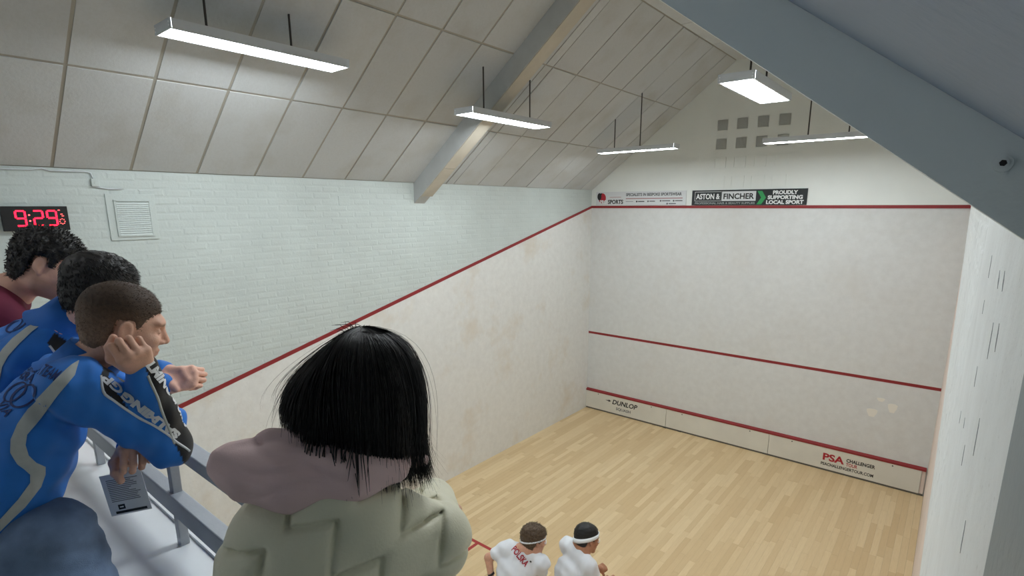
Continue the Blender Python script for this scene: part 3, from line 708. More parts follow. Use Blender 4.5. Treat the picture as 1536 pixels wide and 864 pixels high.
def build_man(label, base, J, skin, headR, hs, hair, shirt_mat, shirt_col, trouser, hands, fold, h_shirt=.0045, extra_shirt=(), neck_k=.03, lat=(1, 0, 0), wd=1., hair_mat=None, hairkw=None, collar=True, collar_mat=None, sleeve=(.060, .052, .036), bare=False, legkw=None, hair_n=5200, hairlen=.011, hair_dir=None, beard=None, h_skip=0, fade=None):
    P = person(label, base); J = {k: A3(*v) for k, v in J.items()}
    R, tp = torso_prims(J['hip'], J['chest'], J['neck'], J['shR'], J['shL'], wd)
    a, b, c = sleeve; sl = []
    for s in 'RL': sl += [cone(J['sh'+s], J['el'+s], a+.006, b+.002, k=.05), cone(J['el'+s], J['wr'+s], b, c+.004, k=.03)] if not bare else [cone(J['sh'+s], J['sh'+s]*.45+J['el'+s]*.55, a+.006, a+.004, k=.05)]
    sh = tp+sl+list(extra_shirt); fn = lambda Q: sdf(sh, Q)+fold(Q)
    pts = [J[k] for k in ('hip', 'chest', 'neck', 'shR', 'shL')]+([J[k] for k in ('elR', 'elL', 'wrR', 'wrL')] if not bare else [J['elR'], J['elL']])
    lo, hi = bx_around(pts, .19); V, F = surface(fn, lo, hi, h_shirt)
    me = np_mesh('shirt', V, F, shirt_col(V, J) if callable(shirt_col) else np.tile(shirt_col, (len(V), 1))); so = obj('shirt', me, shirt_mat, P)
    # body: head, neck, arms and hands as one surface
    hp = grp(J['head'], headR, hs, head_prims(tuple(((J['neck']-J['head'])@headR)/hs)), k=neck_k)
    bp2 = [hp, ell(J['chest'], (.15*wd, .10*wd, .15), R, k=.05), ell(J['hip'], (.14, .10, .12), R, k=.05), ell((J['chest']+J['hip'])/2, (.135, .10, .16), R, k=.05), cone(J['neck'], J['shR'], .05, .045, k=.05), cone(J['neck'], J['shL'], .05, .045, k=.05)]
    for s in 'RL': bp2 += [cone(J['sh'+s], J['el'+s], .046, .036, k=.03), cone(J['el'+s], J['wr'+s], .038, .025, k=.02)]
    for hsd, Rm, kw_, o_ in hands: bp2.append(grp(o_, Rm, kw_.pop('s', 1.), hand_prims(side=hsd, **kw_), k=.012))
    f2 = lambda Q: sdf(bp2, Q); parts = []
    lo, hi = bx_around([J['head']], .165*hs); parts.append(surface(f2, lo, hi, .0033 if hair_n > 2000 else .006))
    for hsd, Rm, kw_, o_ in hands:
        lo, hi = bx_around([A3(*o_)+Rm@A3(0, .06, 0)], .125); parts.append(surface(f2, lo, hi, .0028 if hair_n > 2000 else .006))
    if bare:
        for s in 'RL': lo, hi = bx_around([J['sh'+s], J['el'+s], J['wr'+s]], .06); parts.append(surface(f2, lo, hi, .006))
    lo, hi = bx_around(pts, .12); parts.append(surface(lambda Q: sdf(bp2[1:], Q)+.012, lo, hi, .012))
    V, F = join_parts(parts); cb_ = skin_col(skin, V)
    q = ((V-J['head'])@headR)/hs
    lip = np.exp(-((q[:, 0]/.02)**2+((q[:, 2]+.061)/.009)**2))*(q[:, 1] > .07); brow = np.exp(-(((np.abs(q[:, 0])-.032)/.017)**2+((q[:, 2]-.026)/.0055)**2))*(q[:, 1] > .05)
    cb_ = cb_*(1-lip[:, None]*A3(.1, .4, .35)); cb_ = cb_*(1-.72*brow[:, None])
    if beard: bd = np.clip((-.035-q[:, 2])/.02, 0, 1)*np.clip((q[:, 1]+.01)/.02, 0, 1)*(np.linalg.norm(q, axis=1) < .16)*beard; cb_ = cb_*(1-bd[:, None]*A3(.9, .95, 1))
    obj('body', np_mesh('body', V, F, cb_), SKIN, P)
    # hair
    hf = hair_fn(J['head'], headR, hs, **hair); lo, hi = bx_around([J['head']], .15*hs); hV, hF = surface(hf, lo, hi, .0035 if hair_n > 2000 else .006)
    upw, bk = headR[:, 2], -headR[:, 1]
    dirfn = (lambda c_, n_: n_*.8+headR[:, 1]*.55+upw*.1) if hair_dir is None else hair_dir
    hme = (strand_mesh('hair', hV, hF, hV, hF, n=hair_n, length=hairlen, dirfn=dirfn, **(hairkw or {})))
    if fade:       # cropped sides thin out towards the hairline
        co = np.empty(len(hme.vertices)*3); hme.vertices.foreach_get('co', co); qh = ((co.reshape(-1, 3)-J['head'])@headR)/hs; ly, lz = zip(*hair['line'])
        th = np.clip((qh[:, 2]+.035)/.105, 0, 1)[:, None]; cc = np.ones((len(qh), 4)); cc[:, :3] = L3(fade[0])*(1-th)+L3(fade[1])*th
        a_ = hme.color_attributes.new('Col', 'FLOAT_COLOR', 'POINT'); a_.data.foreach_set('color', cc.astype(np.float32).ravel())
    obj('hair', hme, hair_mat, P)
    if collar:
        up = unit(J['head']-J['neck']); ax = unit(J['neck']+A3(0, 0, .0)-J['chest']); m = MB(); e1 = unit(np.cross(ax, (1, .2, .1))); e2 = np.cross(ax, e1); n = 28; Vc = []
        for (r_, z_) in ((.084, -.035), (.072, .000), (.068, .082), (.072, .088), (.077, .004), (.094, -.03)):
            for k in range(n):
                t = 2*math.pi*k/n; Vc.append(J['neck']+up*z_+e1*r_*math.cos(t)+e2*r_*math.sin(t))
        obj('collar', mesh('collar', Vc, [(i*n+k, i*n+(k+1) % n, (i+1)*n+(k+1) % n, (i+1)*n+k) for i in range(5) for k in range(n)], True), collar_mat, P)
    lk = dict(foot_y=base[1], floor_z=base[2]); lk.update(legkw or {})
    legs(P, trouser[0], trouser[1], J['hip']+A3(0, 0, -.03), lat, shoe=M_shoe, **lk)
    return P, so, J

M_blueC = mat('blue_collar', (30, 108, 196), .65, .05, 20)
# --- man resting his cheek on his fist
J1 = dict(head=(4.553, -.169, 4.286), neck=(4.455, -.268, 4.160), chest=(4.415, -.390, 4.000), hip=(4.44, -.535, 3.72), shR=(4.595, -.305, 4.160), shL=(4.305, -.285, 4.115),
          elR=(4.586, -.110, 3.917), wrR=(4.669, -.175, 4.192), elL=(4.365, -.05, 3.915), wrL=(4.445, -.165, 3.905))
HR1 = frame((.24, .93, -.30), (-.10, .34, 1.)); HR1 = frame(HR1[:, 1], HR1[:, 2]+.16*HR1[:, 0])
a1, e1_, w1 = A3(*J1['shR']), A3(*J1['elR']), A3(*J1['wrR'])
def col1(V, J):
    c = np.tile(BLUE, (len(V), 1)); view = unit(CP-A3(4.6, -.2, 4.05))
    t, ph, r = arm_coords(V, a1, e1_, A3(.15, .35, 1.)); up_ = (r < .10) & (t > .02) & (t < 1.16)
    t2, ph2, r2 = arm_coords(V, e1_, w1, A3(.35, .9, .1)); fo = (r2 < .085) & (t2 > -.15) & (t2 < 1.2)
    dU = np.abs((V-a1)-np.outer(np.clip(t, 0, 1), e1_-a1)); dU = np.linalg.norm(dU, axis=1); dF = np.linalg.norm((V-e1_)-np.outer(np.clip(t2, 0, 1), w1-e1_), axis=1)
    onF = fo & (dF < dU+.002); onU = up_ & ~onF
    wU = 62*np.clip((t+.12)/.25, 0, 1)
    c[onU & (np.abs(ph) < wU)] = BLK; c[onF] = DBL; c[onF & (np.abs(ph2) < 67)] = BLK
    return c
fold1 = lambda Q: wav(Q, [((.2, .75, .6), .075, .0028, 0), ((.5, -.3, .8), .11, .003, 2), ((.1, .9, -.3), .05, .0016, 4)])
_c = unit(CP-w1); fistR = frame(-.20*_R+.35*_U+.91*_c, .55*_R-.75*_U+.63*_c)
HAIR1 = dict(thick=.0025, line=[(-.13, -.050), (-.06, -.070), (-.034, -.052), (-.024, .028), (.020, .030), (.026, -.004), (.036, -.002), (.046, .035), (.062, .054), (.1, .060)], bumps=.0015, seed=2, top=.008)
_d = unit(CP-A3(*J1['wrL'])); handL1 = frame(.88*_d+.10*_R-.10*_U, .95*_U+.1*_d)
P1, S1, J1 = build_man('man in blue jersey with cropped brown hair resting his cheek on his fist', (4.40, -.70, GF), J1, (220, 172, 148), HR1, .94, HAIR1, M_shirt, col1, ('jeans', M_jean),
    [(-1, fistR, dict(curl=(62, 104, 64), spread=.05, thumb=((.35, .75, -.5), (-.3, .75, -.55), (-.7, .45, -.5)), s=.97), w1), (1, handL1, dict(curl=((72, 62, 35), (74, 62, 35), (76, 64, 35), (78, 66, 35)), spread=.1, thumb=((.45, .65, -.6), (-.05, .65, -.75), (-.4, .5, -.75)), s=1.06), A3(*J1['wrL'])+handL1[:, 1]*.01)],
    fold1, .0042, hair_mat=attr_mat('cropped_brown_hair', .65, var=.25, vscale=140), fade=((132, 106, 86), (70, 54, 42)), collar_mat=M_blueC, hairkw=dict(width=.0009, jit=.15), hairlen=.0055, hair_dir=lambda c, n: n*.45+HR1[:, 1]*.6-HR1[:, 2]*.25, wd=.95, legkw=dict(joints={1: ((4.555, -.415, 3.74), (4.74, -.345, 3.25), (4.70, -.50, GF+.09)), -1: ((4.35, -.58, 3.62), (4.36, -.48, 3.22), (4.36, -.66, GF+.09))}, r=.118))
# --- second man in blue beyond him
J2 = dict(head=(4.215, -.128, 4.338), neck=(4.128, -.225, 4.243), chest=(4.03, -.40, 4.06), hip=(3.99, -.66, 3.68), shR=(4.155, -.315, 4.165), shL=(3.90, -.29, 4.165),
          elR=(4.150, -.06, 3.925), wrR=(4.180, .02, 3.985), elL=(3.92, -.02, 3.92), wrL=(4.105, .045, 4.02))
HR2 = frame((.22, .90, -.36), (-.05, .36, 1.))
a2, e2_, w2 = A3(*J2['shR']), A3(*J2['elR']), A3(*J2['wrR'])
def col2(V, J):
    c = np.tile(BLUE, (len(V), 1)); t, ph, r = arm_coords(V, a2, e2_, A3(.25, .55, .8)); m = (r < .1) & (t > -.02) & (t < 1.2); wU = 50*np.clip((t+.3)/.4, 0, 1)
    c[m & (np.abs(ph) < wU)] = BLK; return c
f2R = frame((.45, .85, .25), (.75, -.3, .6)); f2L = frame((.80, .55, .0), (-.3, .3, .9))
HAIR2 = dict(thick=.004, line=[(-.13, -.062), (-.06, -.08), (-.034, -.052), (-.024, .028), (.020, .030), (.026, -.004), (.036, -.002), (.046, .035), (.062, .054), (.1, .060)], bumps=.003, seed=4, top=.014)
P2, S2, J2 = build_man('man in blue jersey with dark hair, leaning beyond the man resting on his fist', (4.02, -.74, GF), J2, (232, 182, 160), HR2, .97, HAIR2, M_shirt, col2, ('trousers', M_darkt),
    [(-1, f2R, dict(curl=(60, 85, 50)), w2+f2R[:, 1]*.008), (1, f2L, dict(curl=(50, 70, 40)), A3(*J2['wrL'])+f2L[:, 1]*.005)], fold1, .005, hair_mat=M_hairK, collar_mat=M_blueC, wd=.92, hairlen=.012, hairkw=dict(width=.0013, jit=.12), hair_dir=lambda c, n: n*.35+HR2[:, 1]*.5-HR2[:, 2]*.5, legkw=dict(foot_y=-.72))
# --- man in maroon
J3 = dict(head=(3.712, -.157, 4.394), neck=(3.610, -.270, 4.300), chest=(3.54, -.45, 4.165), hip=(3.48, -.72, 3.72), shR=(3.71, -.345, 4.270), shL=(3.38, -.34, 4.270),
          elR=(3.78, -.075, 3.93), wrR=(3.62, .03, 3.96), elL=(3.35, -.05, 3.93), wrL=(3.55, .05, 3.96))
HR3 = frame((.56, .78, -.42), (-.05, .42, 1.))
f3R = frame((-.8, .5, .1), (.3, .3, .9)); f3L = frame((.8, .5, .1), (-.3, .3, .9))
HAIR3 = dict(thick=.012, line=[(-.13, -.075), (-.06, -.085), (-.034, -.052), (-.024, .028), (.020, .030), (.026, -.004), (.036, -.002), (.046, .035), (.062, .054), (.1, .060)], bumps=.006, seed=6, top=.012)
M_maroon = mat('maroon_jersey', (112, 28, 58), .75, .06, 12, .0006, 700)
fold3 = lambda Q: wav(Q, [((.2, .75, .6), .09, .002, 0), ((.5, -.3, .8), .12, .002, 2)])
P3, S3, J3 = build_man('man in maroon jersey with wavy dark hair below the clock', (3.50, -.80, GF), J3, (222, 172, 148), HR3, 1.0, HAIR3, M_maroon, L3((112, 28, 58)), ('trousers', M_darkt),
    [(-1, f3R, dict(curl=(40, 50, 30)), J3['wrR']), (1, f3L, dict(curl=(40, 50, 30)), J3['wrL'])], fold3, .0055, hair_mat=M_hairK, collar_mat=M_maroon, hairlen=.013, hairkw=dict(width=.0016, jit=.15), collar=False, beard=.45, legkw=dict(foot_y=-.78), hair_dir=lambda c, n: n*.28+np.sin(c@A3(90, 60, 80))[:, None]*np.cross(n, [.3, .5, .8])*.6+HR3[:, 1]*.3)

def arm_pipe(so, P, a, b, ref, ang, t0, t1, m_, r_=.0036, n=34, sgs=(-1, 1)):
    bv = bvh_of(so); ax = unit(b-a); e1 = unit(ref-ax*(ref@ax)); e2 = np.cross(ax, e1)
    for sg in sgs:
        pts = []
        for t in np.linspace(t0, t1, n):
            g = math.radians(ang(t))*sg; d = e1*math.cos(g)+e2*math.sin(g); hit = bv.ray_cast(Vector(a+(b-a)*t+d*.25), Vector(-d), .25)
            if hit[0] is not None: pts.append(np.array(hit[0]))
        if len(pts) > 3:
            p = np.array(pts); p[1:-1] = (p[:-2]+p[1:-1]*2+p[2:])/4; MB().tube(p, r_, 6).build('piping', m_, P, True)
arm_pipe(S1, P1, a1, e1_, A3(.15, .35, 1.), lambda t: 62*min(max((t+.12)/.25, 0), 1)+1, .02, 1.08, M_pipe)
arm_pipe(S1, P1, e1_, w1, A3(.35, .9, .1), lambda t: 68, .16, .97, M_strip)
arm_pipe(S2, P2, a2, e2_, A3(.25, .55, .8), lambda t: 50*min(max((t+.3)/.4, 0), 1)+1, .0, 1.05, M_pipe)
# prints on the blue jerseys: laid out flat in metres beside each man, then pressed onto the cloth
def jersey_print(so, P, at, dep, items, off=.002):
    N = unit(A3(*at)-CP); A_ = unit(np.cross(N, (0, 0, 1))); B_ = np.cross(A_, N); bv = bvh_of(so)
    for nm, me, m_ in items: lay_on(bv, me, at, A_, B_, N, off); obj(nm, me, m_, P)
def sheet(at):               # flat layout sheet beside a figure: photo measure -> metres on the sheet
    N = unit(A3(*at)-CP); A_ = unit(np.cross(N, (0, 0, 1))); B_ = np.cross(A_, N)
    def m(u, v):
        d = _f+_R*(u-776.086)/FPX-_U*(v-482.285)/FPX; q = CP+d*((A3(*at)-CP)@N)/(d@N)-A3(*at); return (q@A_, q@B_)
    return m
def moved(me, x, y, rot, sx=1.):
    c, s = math.cos(rot), math.sin(rot); me.transform(Matrix(((c*sx, -s, 0, x), (s*sx, c, 0, y), (0, 0, 1, 0), (0, 0, 0, 1)))); return me
def word(body, size, m, u0, v0, u1, v1, bold=.0, flip=False, cuts=2):   # lettering whose baseline runs from (u0,v0) to (u1,v1)
    a, b = np.array(m(u0, v0)), np.array(m(u1, v1)); me = text_mesh(body, size, 0., bold, width=float(np.linalg.norm(b-a))); d = b-a
    return fine(moved(me, a[0], a[1], math.atan2(d[1], d[0])), cuts)
at1 = (4.53, -.30, 4.10); m1 = sheet(at1)
st = lambda m, pts: [m(*p) for p in pts]
sl1 = [(117.5, 545), (108, 551), (96, 562), (81, 577), (61, 597), (42.6, 614), (28, 636), (18.5, 658), (18.5, 677), (28, 694), (38, 702), (46, 710), (45.5, 723), (28.5, 747), (0, 778)]
sr1 = [(118, 546), (112, 566), (100, 581), (85, 599), (70, 618), (55.5, 636), (42.6, 651), (40, 666), (44.4, 681), (55.5, 692), (68, 699), (68, 711), (61, 730), (38, 759), (0, 797)]
jersey_print(S1, P1, at1, 1.5, [('side_stripe', strip_mesh(st(m1, sl1), st(m1, sr1)), M_strip),
    ('lettering', word('SQUASH TEAM', .040, m1, 20, 545, 84, 574, .0004), M_navy), ('lettering', word('PARA', .034, m1, 12, 560, 46, 575, .0004), M_navy),
    ('round_mark', ring_mesh(*m1(37, 594), .034, .024, .005, .75), M_navy), ('round_mark', ring_mesh(*m1(22, 588), .030, .018, .004, .75), M_navy),
    ('lettering', word('VIA', .030, m1, -8, 606, 8, 626, .0003), M_navy),
    ('lettering', word('SALMING', .026, m1, 268, 650, 184, 588, .0018), M_pipe), ('lettering', word('GP', .026, m1, 183, 586, 156, 563, .0012), M_pipe),
    ('lettering', word('LMING', .030, m1, 209, 553, 247, 594, .0016), M_pipe), ('lettering', word('SPORTS', .022, m1, 252, 598, 276, 641, .0012), M_pipe)])
at2 = (4.18, -.28, 4.16); m2 = sheet(at2)
sl2 = [(81, 470), (71, 470.5), (60, 479), (40.5, 491.6), (19.5, 508), (5, 524), (-8, 545), (-14, 570)]; sr2 = [(81, 471), (74, 479), (68, 483.5), (48.6, 498), (29, 517.5), (14.6, 534), (5, 550), (0, 572)]
jersey_print(S2, P2, at2, 1.7, [('side_stripe', strip_mesh(st(m2, sl2), st(m2, sr2)), M_strip), ('lettering', word('TEAM', .026, m2, 44, 458, 72, 470, .0003), M_navy),
    ('round_mark', ring_mesh(*m2(24, 484), .036, .02, .0035, .6), M_navy), ('round_mark', ring_mesh(*m2(20, 486), .026, .014, .0025, .6), M_navy)])
# ================================================================== leaflet in the hand of the man resting on his fist
lf = empty('leaflet', (4.47, -.20, 3.74)); M_paper = mat('leaflet_paper', (242, 243, 245), .7, .03, 30); M_print = mat('faint_print', (112, 114, 122), .7)  # paper is one near-white colour with slight random tone
lc = A3(4.470, -.215, 3.838); lA = unit(A3(.60, .78, .10)); lB = unit(A3(.10, .10, .98)); lB = unit(lB-lA*(lA@lB)); lN = unit(np.cross(lA, lB))
def lbox(x0, x1, y0, y1, t0, t1): return MB().obox(lc+lA*(x0+x1)/2+lB*(y0+y1)/2+lN*(t0+t1)/2, lA*(x1-x0)/2, lB*(y1-y0)/2, lN*(t1-t0)/2)
lbox(-.055, .055, -.135, .0, -.0006, .0006).build('sheet', M_paper, lf)
for k in range(13):
    w_ = random.uniform(.05, .085); y_ = -.018-k*.0058; lbox(-.042, -.042+w_, y_-.0022, y_, .0006, .0010).build('print_line', M_print, lf)
lbox(-.030, -.012, -.117, -.101, .0006, .0010).build('print_emblem', M_ink, lf); lbox(-.026, -.016, -.111, -.107, .0010, .0013).build('print_emblem_mark', M_paper, lf)
lbox(-.040, .044, -.130, -.122, .0006, .0010).build('print_bar', M_ink, lf)
tag(lf, 'small printed leaflet held by the man resting on his fist', 'leaflet')

# ================================================================== woman with black bob in the quilted jacket
PW = person('woman with black bob in a pale quilted jacket with mauve hood', (5.52, -.45, GF))
wH = A3(5.478, -.040, 4.262); wR_ = frame((-.60, .72, -.36), (-.20, .30, 1.)); wN = A3(5.500, -.100, 4.125)
wS = dict(R=A3(5.535, -.070, 4.010), L=A3(5.440, -.215, 4.020)); wE = dict(R=A3(5.588, .020, 3.962), L=A3(5.34, -.08, 3.962)); wW = dict(R=A3(5.46, .13, 3.95), L=A3(5.37, .06, 3.95))
wC = A3(5.510, -.185, 3.950); wP = A3(5.515, -.445, 3.60)
Rt, tp = torso_prims(wP, wC, wN, wS['R'], wS['L'], .90)
jk = tp+[cone(wS[s], wE[s], .070, .062, k=.06) for s in 'RL']+[cone(wE[s], wW[s], .062, .046, k=.03) for s in 'RL']
e1v, e2v, ov = np.array([.022, .084]), np.array([.072, -.028]), np.array([.090, -.064]); Lm = np.stack([e1v+e2v, ov], 1); Li = np.linalg.inv(Lm)
lat_, dn_ = Rt[:, 0], -Rt[:, 2]; dn_ = unit(dn_+A3(0, 0, -.6))
def seam(P):
    q = np.stack([(P-wC)@lat_+.012, (P-wC)@dn_+.02], 1); ab = np.floor(q@Li.T); q = q-ab@Lm.T; best = np.full(len(P), 9.)
    for i in (-1, 0, 1):
        for j in (-1, 0, 1):
            o = Lm@np.array([i, j])
            for a, d in ((o, e1v), (o+e1v, e2v)):
                v = q-a; t = np.clip(v@d/(d@d), 0, 1); best = np.minimum(best, np.hypot(*(v-t[:, None]*d).T))
    return best
def jfn(P):
    d = sdf(jk, P); m = np.abs(d) < .06
    if m.any():
        s = seam(P[m]); d[m] += -.009*(1-np.exp(-s/.016))+.0065*np.exp(-(s/.0042)**2)+wav(P[m], [((.6, .5, .6), .05, .0012, 0), ((.2, -.6, .8), .035, .0009, 1)])*np.exp(-s/.02)*1.6
    return d
lo, hi = bx_around([wP, wC, wN]+list(wS.values())+list(wE.values())+list(wW.values()), .16); V, F = surface(jfn, lo, hi, .0040)
M_jack = mat('pale_quilted_nylon', (218, 213, 187), .55, .04, 6, .0008, 180, sheen=.15); obj('jacket', np_mesh('jacket', V, F), M_jack, PW)
# hood
def pxd(*v): return A3(*v)
hoodc = [A3(5.385, -.268, 4.180), A3(5.425, -.246, 4.160), A3(5.490, -.205, 4.150), A3(5.550, -.135, 4.158), A3(5.585, -.060, 4.148)]
hoodu = [A3(5.385, -.250, 4.196), A3(5.412, -.200, 4.206), A3(5.462, -.162, 4.216), A3(5.530, -.115, 4.200), A3(5.575, -.040, 4.160), A3(5.565, .020, 4.130)]
hd = [cone(a, b, r0, r1, k=.05) for a, b, r0, r1 in zip(hoodc[:-1], hoodc[1:], (.026, .034, .036, .030), (.034, .036, .030, .022))]+[ell((5.470, -.175, 4.165), (.075, .070, .045), k=.04), ell((5.535, -.10, 4.155), (.055, .06, .04), k=.04)]+[cone(a, b, .016, .014, k=.016) for a, b in zip(hoodu[:-1], hoodu[1:])]
def hfn(P):
    d = sdf(hd, P); q = (P-A3(5.47, -.2, 4.16))@_R; w = (P-A3(5.47, -.2, 4.16))@_U
    for (a0, b0, w0, am) in ((.014, -.06, .008, .007), (-.016, .16, .006, .004), (.036, -.34, .006, .004)):       # creases of the folded cloth
        d = d+am*np.exp(-((w-a0-b0*q-.006*np.sin(q*40))/w0)**2)*np.exp(-(q/.11)**2)
    return d+wav(P, [((.77, .63, .5), .10, .0018, 2), ((-.2, .3, .9), .045, .0008, 1)])
lo, hi = bx_around(hoodc+hoodu, .07); V, F = surface(hfn, lo, hi, .0036); obj('hood', np_mesh('hood', V, F), mat('mauve_hood_cloth', (212, 182, 180), .75, .05, 10, .0005, 400, sheen=.1), PW)
# body
wb2 = [grp(wH, wR_, .94, head_prims(tuple(((wN-wH)@wR_)/.94)), k=.03), ell(wC, (.13, .09, .14), Rt, k=.05), ell(wP, (.14, .10, .12), Rt, k=.05), ell((wC+wP)/2, (.12, .09, .17), Rt, k=.05)]
for s, sd in (('R', -1), ('L', 1)):
    wb2 += [cone(wN, wS[s], .04, .04, k=.04), cone(wS[s], wE[s], .04, .034, k=.03), cone(wE[s], wW[s], .034, .022, k=.02)]
    hf_ = frame(A3(-.1 if s == 'R' else .15, .8, -.5), (0, .5, .85)); wb2.append(grp(wW[s], hf_, .92, hand_prims(curl=(35, 45, 30), side=sd), k=.012))
f2 = lambda Q: sdf(wb2, Q); parts = [surface(f2, *bx_around([wH], .16), .0045)]+[surface(f2, *bx_around([wW[s]+A3(0, .05, -.03)], .12), .004) for s in 'RL']+[surface(lambda Q: sdf(wb2[1:], Q)+.012, *bx_around([wP, wC, wN, wS['R'], wS['L'], wE['R'], wE['L']], .1), .012)]
V, F = join_parts(parts); obj('body', np_mesh('body', V, F, skin_col((214, 172, 146), V)), SKIN, PW)
# bob: solid core plus strands on the same curves
Rh = unit(A3(.777, .63, 0)); crown = wH+wR_@A3(-.01, -.025, .124)
def bob(phi, rad, t, hem_j=0., flick=0.):
    """azimuth phi (0 = face), radial scale, t from crown to hem -> point"""
    o = np.stack([np.sin(phi), np.cos(phi), np.zeros_like(phi)], 1)@wR_.T; o[:, 2] *= .35; o /= np.linalg.norm(o, axis=1)[:, None]
    rho = o@Rh; lf_ = np.clip(-rho, 0, 1); rg = np.clip(rho, 0, 1); front = np.clip((np.cos(phi)-.68)/.22, 0, 1)
    zc = np.full_like(phi, 0)+wH[2]-.085-.035*(1-lf_)*(.4+.6*rg)-.052*rg; zc = zc+front*.13+hem_j+.056*lf_
    rh = .098+.022*np.cos(phi)**2+.056*lf_**1.5; hem = wH+o*(rh*rad)[:, None]; hem[:, 2] = zc
    a1 = (.122*(1-.72*lf_))*rad; b1 = .150*(1-.62*lf_)*(1-.9*front)
    P0 = np.tile(crown, (len(phi), 1))*1.; P0[:, 2] += -.012*(1-rad); P1 = P0+o*a1[:, None]+np.array([0, 0, -.004]); P2 = hem+np.array([0, 0, 1.])*b1[:, None]+o*(.026*(1-lf_))[:, None]
    t = t[:, None]; B = (1-t)**3*P0+3*(1-t)**2*t*P1+3*(1-t)*t**2*P2+t**3*hem
    return B+o*(flick*np.clip(rho, 0, 1)*.05)[:, None]*np.clip((t-.8)/.2, 0, 1)**2
npz, ntt = 72, 22; ph = np.linspace(0, 2*math.pi, npz, endpoint=False); Vh = []; Fh = []
for k in range(ntt): Vh.append(bob(ph, np.full(npz, .95), np.full(npz, max(k/(ntt-1)*.97, .004))))
for k in range(ntt): Vh.append(bob(ph, np.full(npz, .80), np.full(npz, max((ntt-1-k)/(ntt-1)*.97, .004)))+[0, 0, -.01])
Vh = np.concatenate(Vh); Fh = [(i*npz+k, i*npz+(k+1) % npz, (i+1)*npz+(k+1) % npz, (i+1)*npz+k) for i in range(2*ntt-1) for k in range(npz)]
def bob_strands(n, seed, wid, rad0, rad1, hj, fl, segs=13, wob=.004):
    r = np.random.default_rng(seed); nclump = 240; cl = r.integers(0, nclump, n); cph = r.uniform(0, 6.283, nclump); phi = cph[cl]+r.normal(0, .05, n); rad = r.uniform(rad0, rad1, n)
    hemj = r.normal(0, hj*.5, n)+r.normal(0, hj, nclump)[cl]; flick = r.uniform(0, fl, n); pts = []
    ph0 = r.uniform(0, 6.28, n); amp = r.uniform(0, wob, n)
    for k in range(segs+1):
        t = np.full(n, k/segs); p = bob(phi+.06*np.sin(3*t+ph0), rad, np.maximum(t, .02), hemj*t, flick); pts.append(p+np.stack([np.sin(5*t+ph0), np.cos(4*t+ph0), 0*t], 1)*(amp*t)[:, None])
    pts = np.stack(pts, 1); T = np.gradient(pts, axis=1); T /= np.linalg.norm(T, axis=2)[..., None]+1e-9; out = pts-wH; out[..., 2] = 0; out /= np.linalg.norm(out, axis=2)[..., None]+1e-9
    sd = np.cross(T, out); w = wid*r.uniform(.6, 1.4, n)[:, None, None]*(1-np.linspace(0, 1, segs+1)**4*.9)[None, :, None]
    VV = np.stack([pts+sd*w, pts-sd*w, pts+out*w*.9], 2).reshape(-1, 3); base = np.arange(n)*(segs+1)*3; FF = []
    for k in range(segs):
        for a, b in ((0, 1), (1, 2), (2, 0)): FF.append(np.stack([base+3*k+a, base+3*k+b, base+3*k+3+b, base+3*k+3+a], 1))
    return VV, np.concatenate(FF)
allV = [Vh]; allF = [np.array(Fh)]; nv = len(Vh)
for args in ((2600, 11, .0016, .96, 1.01, .010, .6), (260, 12, .0007, .98, 1.12, .022, 1.), (70, 13, .0006, 1.0, 1.25, .015, .6)):
    v_, f_ = bob_strands(*args); allF.append(f_+nv); allV.append(v_); nv += len(v_)
fly = MB(); rr = random.Random(5)
for k in range(16):      # stray hairs at the crown and locks over the hood
    p = crown+A3(rr.uniform(-.03, .01), rr.uniform(-.02, .01), 0)-Rh*rr.uniform(-.01, .03); d = A3(*(-Rh*rr.uniform(-.5, 1.2)))+A3(rr.uniform(-.3, .3), rr.uniform(-.3, .3), rr.uniform(.0, .5)); L_ = rr.uniform(.015, .035)
    fly.tube([p-A3(0, 0, .006), p+d*L_*.5, p+d*L_*.8+A3(0, 0, -.3)*L_*.6-Rh*.01], [.0007, .0006, .0002], 3)
for k in range(34):
    u_ = rr.uniform(-.05, .06); z0, z1 = 4.232, rr.uniform(4.120, 4.175); c_ = A3(5.548, -.150, 0)+Rh*u_; e_ = rr.uniform(-.014, .010)
    fly.tube([c_+A3(-.035, .022, z0+.012), c_+A3(-.008, .004, z0-.012), c_+Rh*e_*.3+A3(.008, -.010, (z0*2+z1)/3), c_+Rh*e_+A3(.017, -.018, (z0+z1*2)/3), c_+Rh*e_*1.6+A3(.020, -.022, z1)], [.0014, .0014, .0011, .0008, .0003], 3)
allF.append(np.array([f for f in fly.F if len(f) == 4])+nv); allV.append(np.array(fly.V)); nv += len(fly.V)
nt = NT('black_straight_hair'); nt.b.inputs['Base Color'].default_value = lin((16, 14, 15)); nt.b.inputs['Roughness'].default_value = .45; nt.b.inputs['Specular IOR Level'].default_value = .28
obj('hair', np_mesh('hair', np.concatenate(allV), np.concatenate(allF)), nt.m, PW)
legs(PW, 'trousers', M_darkt, wP+A3(0, 0, -.03), unit(A3(.8, .5, 0)), -.45, GF, r=.085, shoe=M_shoe, knee_y=0., joints={1: ((5.57, -.38, 3.55), (5.58, -.36, 3.15), (5.58, -.42, GF+.09)), -1: ((5.44, -.47, 3.55), (5.44, -.43, 3.15), (5.43, -.5, GF+.09))})

